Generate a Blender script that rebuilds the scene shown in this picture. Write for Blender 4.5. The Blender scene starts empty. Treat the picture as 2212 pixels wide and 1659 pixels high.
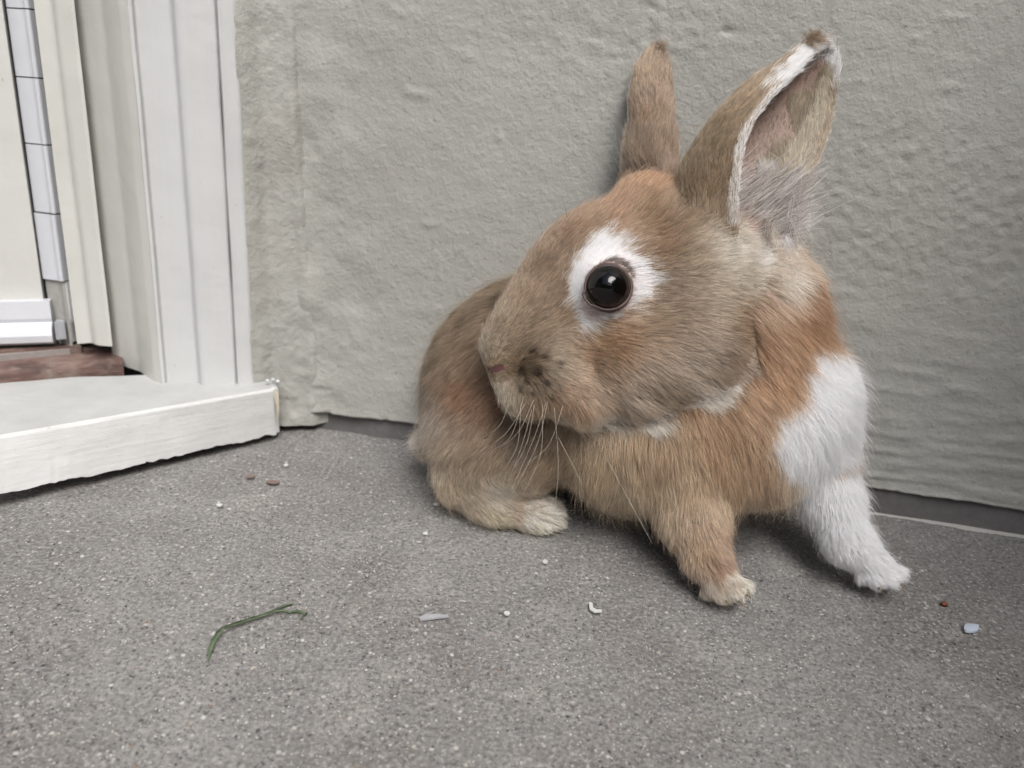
import bpy, math, random
import numpy as np
from mathutils import Matrix, Vector, kdtree

random.seed(7)
RNG = np.random.default_rng(11)
SC = bpy.context.scene
COL = SC.collection

# ------------------------------------------------------------------ camera
F, CX, CY, H = 1650.0, 1106.0, 829.5, 0.17          # focal length in units of a 2212 wide frame, height in metres
_dn = np.array([-338.0, F, -4639.5]); _dn /= np.linalg.norm(_dn)
_up = -_dn
_fw = np.array([0, 1.0, 0]); _fy = _fw - _up * (_fw @ _up); _fy /= np.linalg.norm(_fy)
_fx = np.cross(_fy, _up)
M = np.array([_fx, _fy, _up])                        # camera (right, forward, up) -> world


def W(px, py, d):
    """world point seen along a direction at an axial distance d (metres)"""
    return M @ (np.array([(px - CX) / F, 1, -(py - CY) / F]) * d) + np.array([0, 0, H])


def Z(px, py, z):
    """world point along a direction at height z"""
    r = M @ np.array([(px - CX) / F, 1, -(py - CY) / F])
    return r * ((z - H) / r[2]) + np.array([0, 0, H])


def PX(P):
    """direction of world points, as 2212-frame coordinates"""
    c = (np.asarray(P) - np.array([0, 0, H])) @ M
    return CX + F * c[..., 0] / c[..., 1], CY - F * c[..., 2] / c[..., 1]


cam_d = bpy.data.cameras.new('camera')
cam = bpy.data.objects.new('camera', cam_d); COL.objects.link(cam)
cam_d.sensor_width = 36.0
cam_d.lens = 36.0 * F / 2212.0
cam_d.clip_start = 0.005; cam_d.clip_end = 200
R = np.eye(4)
R[:3, 0] = M @ np.array([1, 0, 0]); R[:3, 1] = M @ np.array([0, 0, 1]); R[:3, 2] = M @ np.array([0, -1, 0])
R[:3, 3] = (0, 0, H)
cam.matrix_world = Matrix(R.tolist())
cam_d.dof.use_dof = True
cam_d.dof.focus_distance = 0.285
cam_d.dof.aperture_fstop = 11.0
SC.camera = cam

# ------------------------------------------------------------------ light
SUN_EL, SUN_AZ = math.radians(50), math.radians(156)      # azimuth measured clockwise from +Y
world = bpy.data.worlds.new('World'); SC.world = world; world.use_nodes = True
wn = world.node_tree.nodes; wl = world.node_tree.links
bg = wn['Background']
sky = wn.new('ShaderNodeTexSky'); sky.sky_type = 'NISHITA'; sky.sun_disc = False
sky.sun_elevation = SUN_EL; sky.sun_rotation = SUN_AZ
sky.air_density = 1.0; sky.dust_density = 5.0; sky.ozone_density = 1.0
wl.new(sky.outputs[0], bg.inputs[0]); bg.inputs[1].default_value = 0.075
sd = bpy.data.lights.new('sun', 'SUN'); sd.energy = 2.7; sd.angle = math.radians(40); sd.color = (.985, .985, 1)
sun = bpy.data.objects.new('sun', sd); COL.objects.link(sun)
sv = Vector((math.sin(SUN_AZ) * math.cos(SUN_EL), math.cos(SUN_AZ) * math.cos(SUN_EL), math.sin(SUN_EL)))
sun.rotation_euler = sv.to_track_quat('Z', 'Y').to_euler(); sun.location = (-1, -2, 3)
vs = SC.view_settings
vs.view_transform = 'Standard'; vs.look = 'None'; vs.gamma = 1; vs.use_curve_mapping = False; vs.exposure = 0.88
SC.cycles.max_bounces = 6; SC.cycles.diffuse_bounces = 3; SC.cycles.glossy_bounces = 3
SC.cycles.transmission_bounces = 4; SC.cycles.transparent_max_bounces = 6
SC.cycles.use_denoising = True
try:
    SC.cycles.denoiser = 'OPENIMAGEDENOISE'
except Exception:
    pass
SC.cycles_curves.shape = 'RIBBONS'; SC.cycles_curves.subdivisions = 2


# ------------------------------------------------------------------ helpers
def tag(o, label=None, cat=None, group=None, kind=None):
    if label: o['label'] = label
    if cat: o['category'] = cat
    if group: o['group'] = group
    if kind: o['kind'] = kind
    return o


def link(name, data, parent=None):
    o = bpy.data.objects.new(name, data); COL.objects.link(o)
    if parent is not None:
        o.parent = parent
        o.matrix_parent_inverse = Matrix.Translation(-Vector(parent.location))
    return o


def empty(name, loc):
    o = bpy.data.objects.new(name, None); COL.objects.link(o); o.location = Vector([float(v) for v in loc]); o.empty_display_size = .02
    return o


def mesh_obj(name, V, Fc, mat, parent=None, smooth=True):
    """V: (n,3) array; Fc: list of tuples or (m,4)/(m,3) int array"""
    me = bpy.data.meshes.new(name)
    V = np.asarray(V, dtype=np.float32)
    if isinstance(Fc, np.ndarray):
        n, k = Fc.shape
        me.vertices.add(len(V)); me.vertices.foreach_set('co', V.ravel())
        me.loops.add(n * k); me.loops.foreach_set('vertex_index', Fc.astype(np.int32).ravel())
        me.polygons.add(n); me.polygons.foreach_set('loop_start', np.arange(0, n * k, k, dtype=np.int32))
        me.update(calc_edges=True)
    else:
        me.from_pydata(V.tolist(), [], [tuple(int(i) for i in f) for f in Fc]); me.update()
    if smooth:
        me.polygons.foreach_set('use_smooth', np.ones(len(me.polygons), dtype=bool))
    if mat is not None: me.materials.append(mat)
    return link(name, me, parent)


def _h(ix, iy, iz, s):
    n = (ix.astype(np.int64) * 374761393 + iy.astype(np.int64) * 668265263 + iz.astype(np.int64) * 2147483647 + s * 974634777) & 0xffffffff
    n = ((n ^ (n >> 13)) * 1274126177) & 0xffffffff
    n = (n ^ (n >> 16)) & 0xffffff
    return n / float(0xffffff)


def vnoise(P, freq, seed=0):
    """smooth value noise in -1..1 for (n,3) points"""
    Q = np.asarray(P) * freq
    I = np.floor(Q).astype(np.int64); f = Q - I; f = f * f * (3 - 2 * f)
    r = 0
    for a in (0, 1):
        for b in (0, 1):
            for c in (0, 1):
                w = (f[:, 0] if a else 1 - f[:, 0]) * (f[:, 1] if b else 1 - f[:, 1]) * (f[:, 2] if c else 1 - f[:, 2])
                r = r + w * _h(I[:, 0] + a, I[:, 1] + b, I[:, 2] + c, seed)
    return r * 2 - 1


def fbm(P, freq, seed=0, octv=4, gain=.5):
    r = 0; a = 1; s = 0
    for i in range(octv):
        r = r + a * vnoise(P, freq * 2.03 ** i, seed + i * 17); s += a; a *= gain
    return r / s


def lin(c):
    c = np.asarray(c, dtype=float) / 255.0
    return np.where(c <= .04045, c / 12.92, ((c + .055) / 1.055) ** 2.4)


# ------------------------------------------------------------------ node helpers
class NT:
    def __init__(s, name):
        s.m = bpy.data.materials.new(name); s.m.use_nodes = True
        s.n = s.m.node_tree.nodes; s.l = s.m.node_tree.links
        s.b = s.n['Principled BSDF']; s.out = s.n['Material Output']
        s.tc = s.n.new('ShaderNodeNewGeometry').outputs['Position']

    def noise(s, scale, detail=4, rough=.5, vec=None, dist=0):
        x = s.n.new('ShaderNodeTexNoise'); x.inputs['Scale'].default_value = scale; x.inputs['Detail'].default_value = detail
        x.inputs['Roughness'].default_value = rough; x.inputs['Distortion'].default_value = dist
        s.l.new(vec or s.tc, x.inputs['Vector']); return x.outputs['Fac']

    def vor(s, scale, feature='F1', vec=None, out='Distance', rand=1):
        x = s.n.new('ShaderNodeTexVoronoi'); x.feature = feature; x.inputs['Scale'].default_value = scale
        x.inputs['Randomness'].default_value = rand
        s.l.new(vec or s.tc, x.inputs['Vector']); return x.outputs[out]

    def ramp(s, fac, stops, interp='LINEAR'):
        x = s.n.new('ShaderNodeValToRGB'); e = x.color_ramp.elements; x.color_ramp.interpolation = interp
        while len(e) < len(stops): e.new(.5)
        for i, (p, c) in enumerate(stops):
            e[i].position = p
            if not hasattr(c, '__len__'): c = (c, c, c)
            e[i].color = (float(c[0]), float(c[1]), float(c[2]), 1)
        s.l.new(fac, x.inputs[0]); return x.outputs[0]

    def mix(s, fac, a, b, mode='MIX'):
        x = s.n.new('ShaderNodeMix'); x.data_type = 'RGBA'; x.blend_type = mode
        for k, v in ((0, fac), (6, a), (7, b)):
            if isinstance(v, bpy.types.NodeSocket): s.l.new(v, x.inputs[k])
            elif k == 0: x.inputs[0].default_value = v
            else: x.inputs[k].default_value = (float(v[0]), float(v[1]), float(v[2]), 1)
        return x.outputs[2]

    def math(s, op, a, b=0.0, c=0.0, clamp=False):
        x = s.n.new('ShaderNodeMath'); x.operation = op; x.use_clamp = clamp
        for k, v in enumerate((a, b, c)):
            if isinstance(v, bpy.types.NodeSocket): s.l.new(v, x.inputs[k])
            else: x.inputs[k].default_value = v
        return x.outputs[0]

    def mapping(s, scale=(1, 1, 1), rot=(0, 0, 0)):
        x = s.n.new('ShaderNodeMapping'); x.inputs['Scale'].default_value = scale; x.inputs['Rotation'].default_value = rot
        s.l.new(s.tc, x.inputs['Vector']); return x.outputs[0]

    def bump(s, height, dist, strength=1.0, prev=None):
        x = s.n.new('ShaderNodeBump'); x.inputs['Distance'].default_value = dist; x.inputs['Strength'].default_value = strength
        s.l.new(height, x.inputs['Height'])
        if prev: s.l.new(prev, x.inputs['Normal'])
        return x.outputs[0]

    def attr(s, name):
        x = s.n.new('ShaderNodeAttribute'); x.attribute_name = name; return x

    def fin(s, color=None, rough=None, normal=None, spec=None, coat=None):
        for k, v in (('Base Color', color), ('Roughness', rough), ('Normal', normal), ('Specular IOR Level', spec), ('Coat Weight', coat)):
            if v is None: continue
            if isinstance(v, bpy.types.NodeSocket): s.l.new(v, s.b.inputs[k])
            elif k == 'Base Color': s.b.inputs[k].default_value = (float(v[0]), float(v[1]), float(v[2]), 1)
            else: s.b.inputs[k].default_value = v
        return s.m


# ------------------------------------------------------------------ materials
def mat_stucco():
    t = NT('stucco')
    big = t.noise(9, 3); mid = t.noise(70, 4, .6)
    c = t.mix(t.ramp(big, [(.35, 0), (.65, 1)]), lin((153, 152, 145)), lin((160, 160, 154)))
    c = t.mix(t.ramp(mid, [(.3, 0), (.7, .35)]), c, lin((142, 141, 134)))
    pits = t.ramp(t.noise(420, 2), [(.25, 1), (.33, 0)])
    c = t.mix(t.math('MULTIPLY', pits, .35), c, lin((95, 92, 80)))
    n = t.bump(t.noise(800, 4, .65), .0005, .8)
    n = t.bump(t.noise(300, 4, .55, dist=.4), .0005, .5, n)
    n = t.bump(t.ramp(t.vor(330, 'SMOOTH_F1'), [(.0, 1), (.5, 0)]), .0004, .4, n)
    return t.fin(c, .62, n, .35)


def mat_concrete():
    t = NT('concrete')
    big = t.noise(6, 4, .6); mid = t.noise(50, 5, .65)
    c = t.mix(t.ramp(big, [(.3, 0), (.7, 1)]), lin((121, 119, 116)), lin((135, 133, 129)))
    c = t.mix(t.ramp(mid, [(.35, .45), (.6, 0)]), c, lin((108, 106, 103)))
    c = t.mix(t.ramp(t.noise(14, 3, .6), [(.38, .5), (.55, 0)]), c, lin((104, 100, 96)))
    c = t.mix(t.ramp(t.noise(22, 5, .75, dist=1.2), [(.52, 0), (.68, .55)]), c, lin((146, 143, 138)))
    f1 = t.noise(640, 5, .75)
    c = t.mix(t.ramp(f1, [(.36, .9), (.48, 0)]), c, lin((84, 83, 83)))
    c = t.mix(t.ramp(f1, [(.52, 0), (.66, .85)]), c, lin((162, 160, 157)))
    for sc_, hi, lo_ in ((600, .94, .09), (1000, .91, .12)):
        vc = t.vor(sc_, 'F1', out='Color'); vd = t.vor(sc_, 'F1')
        sep = t.n.new('ShaderNodeSeparateColor'); t.l.new(vc, sep.inputs[0])
        size = t.math('MULTIPLY', sep.outputs[2], .30); edge = t.math('ADD', size, .14)
        inside = t.math('LESS_THAN', vd, edge)
        lg = t.math('MULTIPLY', inside, t.math('GREATER_THAN', sep.outputs[0], hi))
        dg = t.math('MULTIPLY', inside, t.math('LESS_THAN', sep.outputs[0], lo_))
        c = t.mix(t.math('MULTIPLY', lg, .55), c, t.mix(sep.outputs[1], lin((190, 182, 168)), lin((206, 206, 206))))
        c = t.mix(t.math('MULTIPLY', dg, .7), c, t.mix(sep.outputs[1], lin((60, 60, 66)), lin((86, 80, 76))))
    n = t.bump(f1, .0007, .8)
    n = t.bump(t.noise(200, 3, .5), .0008, .5, n)
    return t.fin(c, .78, n, .25)


def mat_paint(name, base, dirt, rough=.35, streak=True):
    t = NT(name)
    v = t.mapping((60, 60, 4)) if streak else t.tc
    s = t.noise(1.0 if streak else 60, 4, .6, v)
    c = t.mix(t.ramp(s, [(.35, 0), (.75, .5)]), lin(base), lin(dirt))
    sp = t.ramp(t.noise(320, 2), [(.22, 1), (.25, 0)])
    c = t.mix(t.math('MULTIPLY', sp, .5), c, lin((150, 146, 128)))
    n = t.bump(t.noise(1.5 if streak else 90, 3, .5, v), .0006, .5)
    n = t.bump(t.noise(60, 3, .5), .0012, .5, n)
    return t.fin(c, rough, n, .5)


def mat_flat(name, c, rough=.6, bump=0, scale=400, var=.25):
    t = NT(name)
    c = lin(c)
    col = t.mix(t.noise(scale, 3), c * (1 - var), np.minimum(c * (1 + var), 1))
    n = t.bump(t.noise(scale, 3), bump, .8) if bump else None
    return t.fin(col, rough, n)


def mat_wood():
    t = NT('threshold_wood')
    v = t.mapping((40, 40, 260), (0, 0, math.radians(-58)))
    s = t.noise(1.2, 6, .65, v)
    c = t.ramp(s, [(.3, lin((60, 46, 42))), (.5, lin((98, 76, 69))), (.7, lin((128, 108, 99)))])
    g = t.ramp(t.noise(120, 3), [(.5, 0), (.7, .5)])
    c = t.mix(g, c, lin((140, 128, 118)))
    return t.fin(c, .7, t.bump(s, .001, .7))


MS = mat_stucco(); MC = mat_concrete()
MCREAM = mat_paint('cream_paint', (190, 190, 184), (181, 180, 173))
MWHITE = mat_paint('white_paint', (190, 191, 190), (179, 180, 178))
MDOOR = mat_paint('door_paint', (190, 190, 185), (184, 183, 177), .45)


def mat_sill():
    t = NT('sill_paint')
    c = t.mix(t.ramp(t.noise(60, 4, .6), [(.35, 0), (.75, .6)]), lin((192, 193, 191)), lin((178, 178, 175)))
    sep = t.n.new('ShaderNodeSeparateXYZ'); g = t.n.new('ShaderNodeNewGeometry'); t.l.new(g.outputs['Normal'], sep.inputs[0])
    up = t.ramp(sep.outputs[2], [(.6, 0), (.95, 1)])                       # trodden, grimy tread
    grime = t.math('MULTIPLY', up, t.ramp(t.noise(35, 5, .7), [(.25, .45), (.7, 1)]))
    c = t.mix(grime, c, lin((158, 160, 158)))
    sp = t.ramp(t.noise(260, 3), [(.24, 1), (.27, 0)])
    c = t.mix(t.math('MULTIPLY', sp, .5), c, lin((140, 136, 120)))
    v = t.mapping((30, 30, 500), (0, 0, math.radians(-44)))
    c = t.mix(t.ramp(t.noise(1.0, 4, .6, v), [(.5, 0), (.75, .35)]), c, lin((178, 178, 174)))
    n = t.bump(t.noise(90, 4, .6), .0010, .6)
    n = t.bump(t.noise(1.0, 4, .6, v), .0005, .6, n)
    return t.fin(c, .5, n, .45)


MSILL = mat_sill()
MVINYL = mat_flat('white_vinyl', (194, 196, 200), .3, .0002, 120, .05)
MGASKET = mat_flat('dark_gasket', (50, 50, 50), .6)
MPLINTH = mat_flat('dark_cement', (98, 96, 95), .8, .0006, 260, .18)
MLIME = mat_flat('pale_lime', (168, 166, 160), .9, .0008, 500, .2)
MWOOD = mat_wood()


# ------------------------------------------------------------------ setting
def grid_sheet(name, P0, U, V, nu, nv, disp, mat, parent=None):
    """a relief sheet: P0 + u*U + v*V pushed along its normal by disp(points, u_m, v_m)"""
    U = np.asarray(U, float); V = np.asarray(V, float); N = np.cross(U, V); N /= np.linalg.norm(N)
    u, v = np.meshgrid(np.linspace(0, 1, nu), np.linspace(0, 1, nv))
    P = np.asarray(P0) + u.reshape(-1, 1) * U + v.reshape(-1, 1) * V
    P = P + disp(P, u.ravel(), v.ravel()).reshape(-1, 1) * N
    i = np.arange(nu * nv).reshape(nv, nu)
    Fc = np.stack([i[:-1, :-1], i[:-1, 1:], i[1:, 1:], i[1:, :-1]], -1).reshape(-1, 4)
    return mesh_obj(name, P, Fc, mat, parent)


# ground: one sheet fine near the camera, coarse out to the horizon
def axis(lo, hi, f0, f1, step, far):
    a = list(np.arange(f0, f1 + 1e-9, step)); x = f1; s = step
    while x < hi: s *= 1.35; x += s; a.append(min(x, hi))
    x = f0; s = step
    while x > lo: s *= 1.35; x -= s; a.insert(0, max(x, lo))
    return np.array(a)


def build_ground():
    xs = axis(-60, 60, -.26, .30, .0014, 1); ys = axis(-60, 60, .13, .40, .0014, 1)
    X, Y = np.meshgrid(xs, ys); P = np.stack([X.ravel(), Y.ravel(), np.zeros(X.size)], 1)
    near = (np.abs(P[:, 0]) < .5) & (P[:, 1] > 0) & (P[:, 1] < .6)
    z = np.zeros(len(P))
    z[near] = .0006 * fbm(P[near], 60, 3, 3) + .00030 * vnoise(P[near], 420, 9)
    P[:, 2] = z
    i = np.arange(X.size).reshape(X.shape)
    Fc = np.stack([i[:-1, :-1], i[:-1, 1:], i[1:, 1:], i[1:, :-1]], -1).reshape(-1, 4)
    return tag(mesh_obj('ground', P, Fc, MC), kind='structure')


build_ground()

# the back wall
WA, WB = np.array([-.1035, .384, 0]), np.array([.2436, .3181, 0])
wd = (WB - WA) / np.linalg.norm(WB - WA)
wnrm = np.array([wd[1], -wd[0], 0])                # towards the camera side
ST = .0085                                         # height where the stucco begins


def wall_relief(P, u, v):
    h = P[:, 2]
    s = (P - WA) @ wd
    q = np.stack([s, h, 0 * s], 1)
    r = .0004 * fbm(q, 22, 21, 2) + .00028 * fbm(q, 150, 5, 3, .7)
    # combed trowel strokes low on the right and gouges elsewhere
    low = np.clip((.13 - h) / .08, 0, 1) * np.clip((s - .10) / .1, 0, 1)
    warp = q + np.stack([0 * s, .006 * vnoise(q, 16, 40) + .05 * s * .2, 0 * s], 1)
    stroke = vnoise(warp * np.array([.22, 1.6, 1]), 190, 77)
    r = r + .0006 * low * np.clip(stroke, -.2, 1)
    rough = np.clip(vnoise(q, 14, 90) * 1.6, 0, 1) * np.clip((s - .05) / .12, 0, 1)
    r = r + .00035 * rough * vnoise(q, 380, 33)
    pit = vnoise(q, 130, 66); r = r - .0010 * np.clip(pit - .72, 0, 1) * 4 * (vnoise(q, 20, 61) > .35)
    lump = vnoise(q, 120, 166); r = r + .0006 * np.clip(lump - .75, 0, 1) * 4
    # the rounded corner on the left
    r = r + .0022 * np.exp(-np.clip(s, 0, 1) / .010) + .003 * np.exp(-s / .03) * (1 + fbm(q, 40, 8, 3))
    # ragged lower edge bulges over the footing
    r = r + .0011 * np.exp(-(h - ST) / .006)
    return r


wall_h = 2.6
tilt = 0.0


def build_wall():
    us = axis(-.016, 3.0, -.015, .40, .0011, 1); vs_ = axis(ST, wall_h, ST, .30, .0011, 1)
    S, Hh = np.meshgrid(us, vs_)
    P = WA + S.reshape(-1, 1) * wd + np.stack([0 * S.ravel(), 0 * S.ravel(), Hh.ravel()], 1)
    near = (S.ravel() < .5) & (Hh.ravel() < .45)
    r = np.zeros(len(P)); r[near] = wall_relief(P[near], 0, 0)
    # the lower edge rises to the right and wanders; the inner corner leans with height
    s_ = S.ravel(); h_ = Hh.ravel()
    w_ = np.stack([s_, 0 * s_, 0 * s_], 1)
    P[:, 2] += (.0026 + .0030 * np.clip(s_ / .3, 0, 1) + .0004 * vnoise(w_, 40, 4) + .0003 * vnoise(w_, 300, 6)) * np.exp(-(h_ - ST) / .02)
    P -= np.outer(.036 * np.clip(h_, 0, .6) * np.exp(-s_ / .06), wd)
    P += r.reshape(-1, 1) * wnrm
    i = np.arange(S.size).reshape(S.shape)
    Fc = np.stack([i[:-1, :-1], i[:-1, 1:], i[1:, 1:], i[1:, :-1]], -1).reshape(-1, 4)
    # underside of the stucco
    row = i[0]; nb = P[row] - wnrm * .012; k0 = len(P)
    P = np.concatenate([P, nb]); j = np.arange(len(row)) + k0
    Fc = np.concatenate([Fc, np.stack([row[:-1], j[:-1], j[1:], row[1:]], -1)])
    o = mesh_obj('back_wall', P, Fc, MS)
    tag(o, 'rough grey-beige stucco wall behind the rabbit', 'wall')
    # recessed footing
    V = []; n = 160
    for k in range(n + 1):
        p = WA - wd * .03 + wd * (3.02 * (k / n) ** 1.6) - wnrm * (.0010 + .0004 * math.sin(k * 1.7))
        V += [p + [0, 0, -.004], p + [0, 0, .020]]
    Fp = [(2 * k, 2 * k + 2, 2 * k + 3, 2 * k + 1) for k in range(n)]
    mesh_obj('footing', V, Fp, MPLINTH, o)
    # lime line where the footing meets the ground
    V = []; n = 260
    for k in range(n + 1):
        s = .235 + .19 * k / n; p = WA + wd * s
        nn = .5 + .5 * float(vnoise(np.array([[s, 0, 0]]), 60, 3)[0])
        on = (.12 + np.clip((s - .24) / .04, 0, 1)) * .0030 * max(0, nn - .30) * 1.3
        V += [p + wnrm * -.002 + [0, 0, .0004 + .0004 * nn], p + wnrm * on + [0, 0, .0005 + .0003 * nn], p + wnrm * (on + .0008) + [0, 0, -.0015]]
    Fp = []
    for k in range(n):
        a = 3 * k
        Fp += [(a, a + 1, a + 4, a + 3), (a + 1, a + 2, a + 5, a + 4)]
    mesh_obj('lime_crust', V, Fp, MLIME, o)


build_wall()

# dark box added out of view on the right to shade the lower wall
pl = empty('shade_box', (.52, -.05, 0)); tag(pl, 'added dark box, unseen beyond the right edge, shading the wall', 'shade_box')
_pb = [(.300, -.34), (.80, -.34), (.80, .215), (.290, .240)]
_V = [(x, y, z) for z in (0, .48) for x, y in _pb] + [(x + (.02 if x < .5 else -.02), y + (.02 if y < 0 else -.02), .48) for x, y in _pb] + [(x + (.02 if x < .5 else -.02), y + (.02 if y < 0 else -.02), .45) for x, y in _pb]
_F = [(k, (k + 1) % 4, 4 + (k + 1) % 4, 4 + k) for k in range(4)] + [(4 + k, 4 + (k + 1) % 4, 8 + (k + 1) % 4, 8 + k) for k in range(4)] + [(8 + k, 8 + (k + 1) % 4, 12 + (k + 1) % 4, 12 + k) for k in range(4)]
mesh_obj('box', _V, _F, mat_flat('shade_box_dark', (62, 62, 64), .7, .001, 90, .2), pl, False)
mesh_obj('soil_tone', _V[12:], [(0, 1, 2, 3)], mat_flat('soil_tone', (58, 46, 38), .95, .004, 120, .4), pl, False)  # brown sheet closing the top of the added shading box

# the short return between the wall and the door casing
RA, RB = np.array([-.1338, .3672, 0]), np.array([-.0965, .3850, 0])


def build_return():
    U = RB - RA; L = np.linalg.norm(U); ud = U / L; N = np.array([ud[1], -ud[0], 0])
    nu = 46; vs_ = axis(.004, wall_h, .004, .30, .0011, 1)
    u, v = np.meshgrid(np.linspace(0, 1, nu), vs_)
    P = RA + u.reshape(-1, 1) * U + np.stack([0 * u.ravel(), 0 * u.ravel(), v.ravel()], 1)
    q = np.stack([u.ravel() * L, v.ravel(), 0 * u.ravel()], 1); h = v.ravel(); uu = u.ravel()
    r = .0014 * fbm(q, 45, 51, 4, .6) + .0012 * np.clip(1 - h / .12, 0, 1) * fbm(q, 120, 57, 3)
    r += .0026 * np.exp(-((uu - .72 - .05 * np.sin(h * 30)) / .10) ** 2)          # trowelled ridge
    r -= .0030 * np.exp(-((uu - .30) / .12) ** 2) * (.6 + .4 * vnoise(q, 25, 3))
    r *= (h < .5)
    P += r.reshape(-1, 1) * N
    P -= np.outer(.036 * np.clip(h, 0, .6) * uu, wd)
    i = np.arange(u.size).reshape(u.shape)
    Fc = np.stack([i[:-1, :-1], i[:-1, 1:], i[1:, 1:], i[1:, :-1]], -1).reshape(-1, 4)
    tag(mesh_obj('return_wall', P, Fc, MS), 'narrow lumpy stucco return between the door frame and the wall corner', 'wall')


build_return()


def extrude(name, pts, z0, z1, mat, parent, nz=40, rag=.0, zfine=.30, closed=False, wob=.0005, seed=1, cap=False):
    """vertical moulding: a plan polyline carried up from z0 to z1"""
    pts = np.asarray(pts, float)
    zs = np.concatenate([np.linspace(z0, min(zfine, z1), nz), [z1] if z1 > zfine else []])
    V = []
    for k, z in enumerate(zs):
        for j, p in enumerate(pts):
            q = np.array([[p[0], p[1], z]])
            w = wob * vnoise(q * np.array([1, 1, .35]), 90, seed)[0] if z < zfine else 0
            zz = z + (rag * vnoise(q, 160, seed + 5)[0] if k == 0 else 0)
            V.append((p[0] + w * .7, p[1] + w * -.7, zz))
    n = len(pts); Fc = []
    for k in range(len(zs) - 1):
        for j in range(n if closed else n - 1):
            j2 = (j + 1) % n
            Fc.append((k * n + j, k * n + j2, (k + 1) * n + j2, (k + 1) * n + j))
    if cap: Fc.append(tuple(reversed(range(n))))
    return mesh_obj(name, V, Fc, mat, parent, smooth=False)


def smooth_poly(pts, r=.003, n=4):
    """round the corners of a plan polyline"""
    pts = [np.array(p, float) for p in pts]; out = [pts[0]]
    for a, b, c in zip(pts, pts[1:], pts[2:]):
        l1 = np.linalg.norm(a - b); l2 = np.linalg.norm(c - b); rr = min(r, l1 * .45, l2 * .45)
        p, q = b + (a - b) / l1 * rr, b + (c - b) / l2 * rr
        for k in range(n + 1):
            t = k / n; out.append((1 - t) ** 2 * p + 2 * t * (1 - t) * b + t * t * q)
    out.append(pts[-1]); return out


# door frame
fr = empty('door_frame', (-.17, .362, 0)); tag(fr, 'cream painted moulded door frame standing on the white sill', 'door frame')
zj = .030
P_ = lambda px, py, z=zj: Z(px, py, z)[:2]
outer = [P_(546, 828), P_(520, 830)]
# casing bead (right), flat, raised edge, grey hollow, front corner, splayed reveal with grooves
extrude('bead_moulding', smooth_poly([P_(548, 822) + [.002, .012], P_(547, 828), P_(522, 830), P_(515, 831), P_(512, 826)], .0015), .028, 2.2, MWHITE, fr, 60, .0006, seed=3)
extrude('casing', smooth_poly([P_(512, 826), P_(508, 829), P_(445, 832), P_(436, 831), P_(428, 826), P_(362, 824), P_(357, 829), P_(350, 829)], .0012), .0295, 2.2, MWHITE, fr, 60, .0008, seed=5)
extrude('reveal', smooth_poly([P_(350, 829), P_(334, 824), P_(318, 814), P_(300, 802), P_(262, 788), P_(240, 786) - [.001, -.004]], .002), .0300, 2.2, MCREAM, fr, 60, .0010, seed=7)
rv = [Z(243, 744, .043)[:2], Z(236, 744, .043)[:2], Z(205, 741, .043)[:2], Z(198, 736, .043)[:2], Z(166, 738, .043)[:2]]
extrude('door_stop', smooth_poly([P_(240, 786) - [.001, -.004]] + rv, .005, 6), .0425, 2.2, MCREAM, fr, 60, .0010, seed=9)

_core = [np.array(p) for p in ((-.126, .392), (-.1345, .3745), (-.150, .372), (-.176, .372), (-.200, .384), (-.222, .396), (-.255, .412), (-.33, .40))]
extrude('frame_core', _core, .0, 2.2, mat_flat('dark_timber', (52, 46, 42), .8), fr, 4, wob=0)

# sill
sl = empty('sill', (-.165, .33, 0)); tag(sl, 'thick white painted sill with chipped edges under the door frame', 'door sill')


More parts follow.
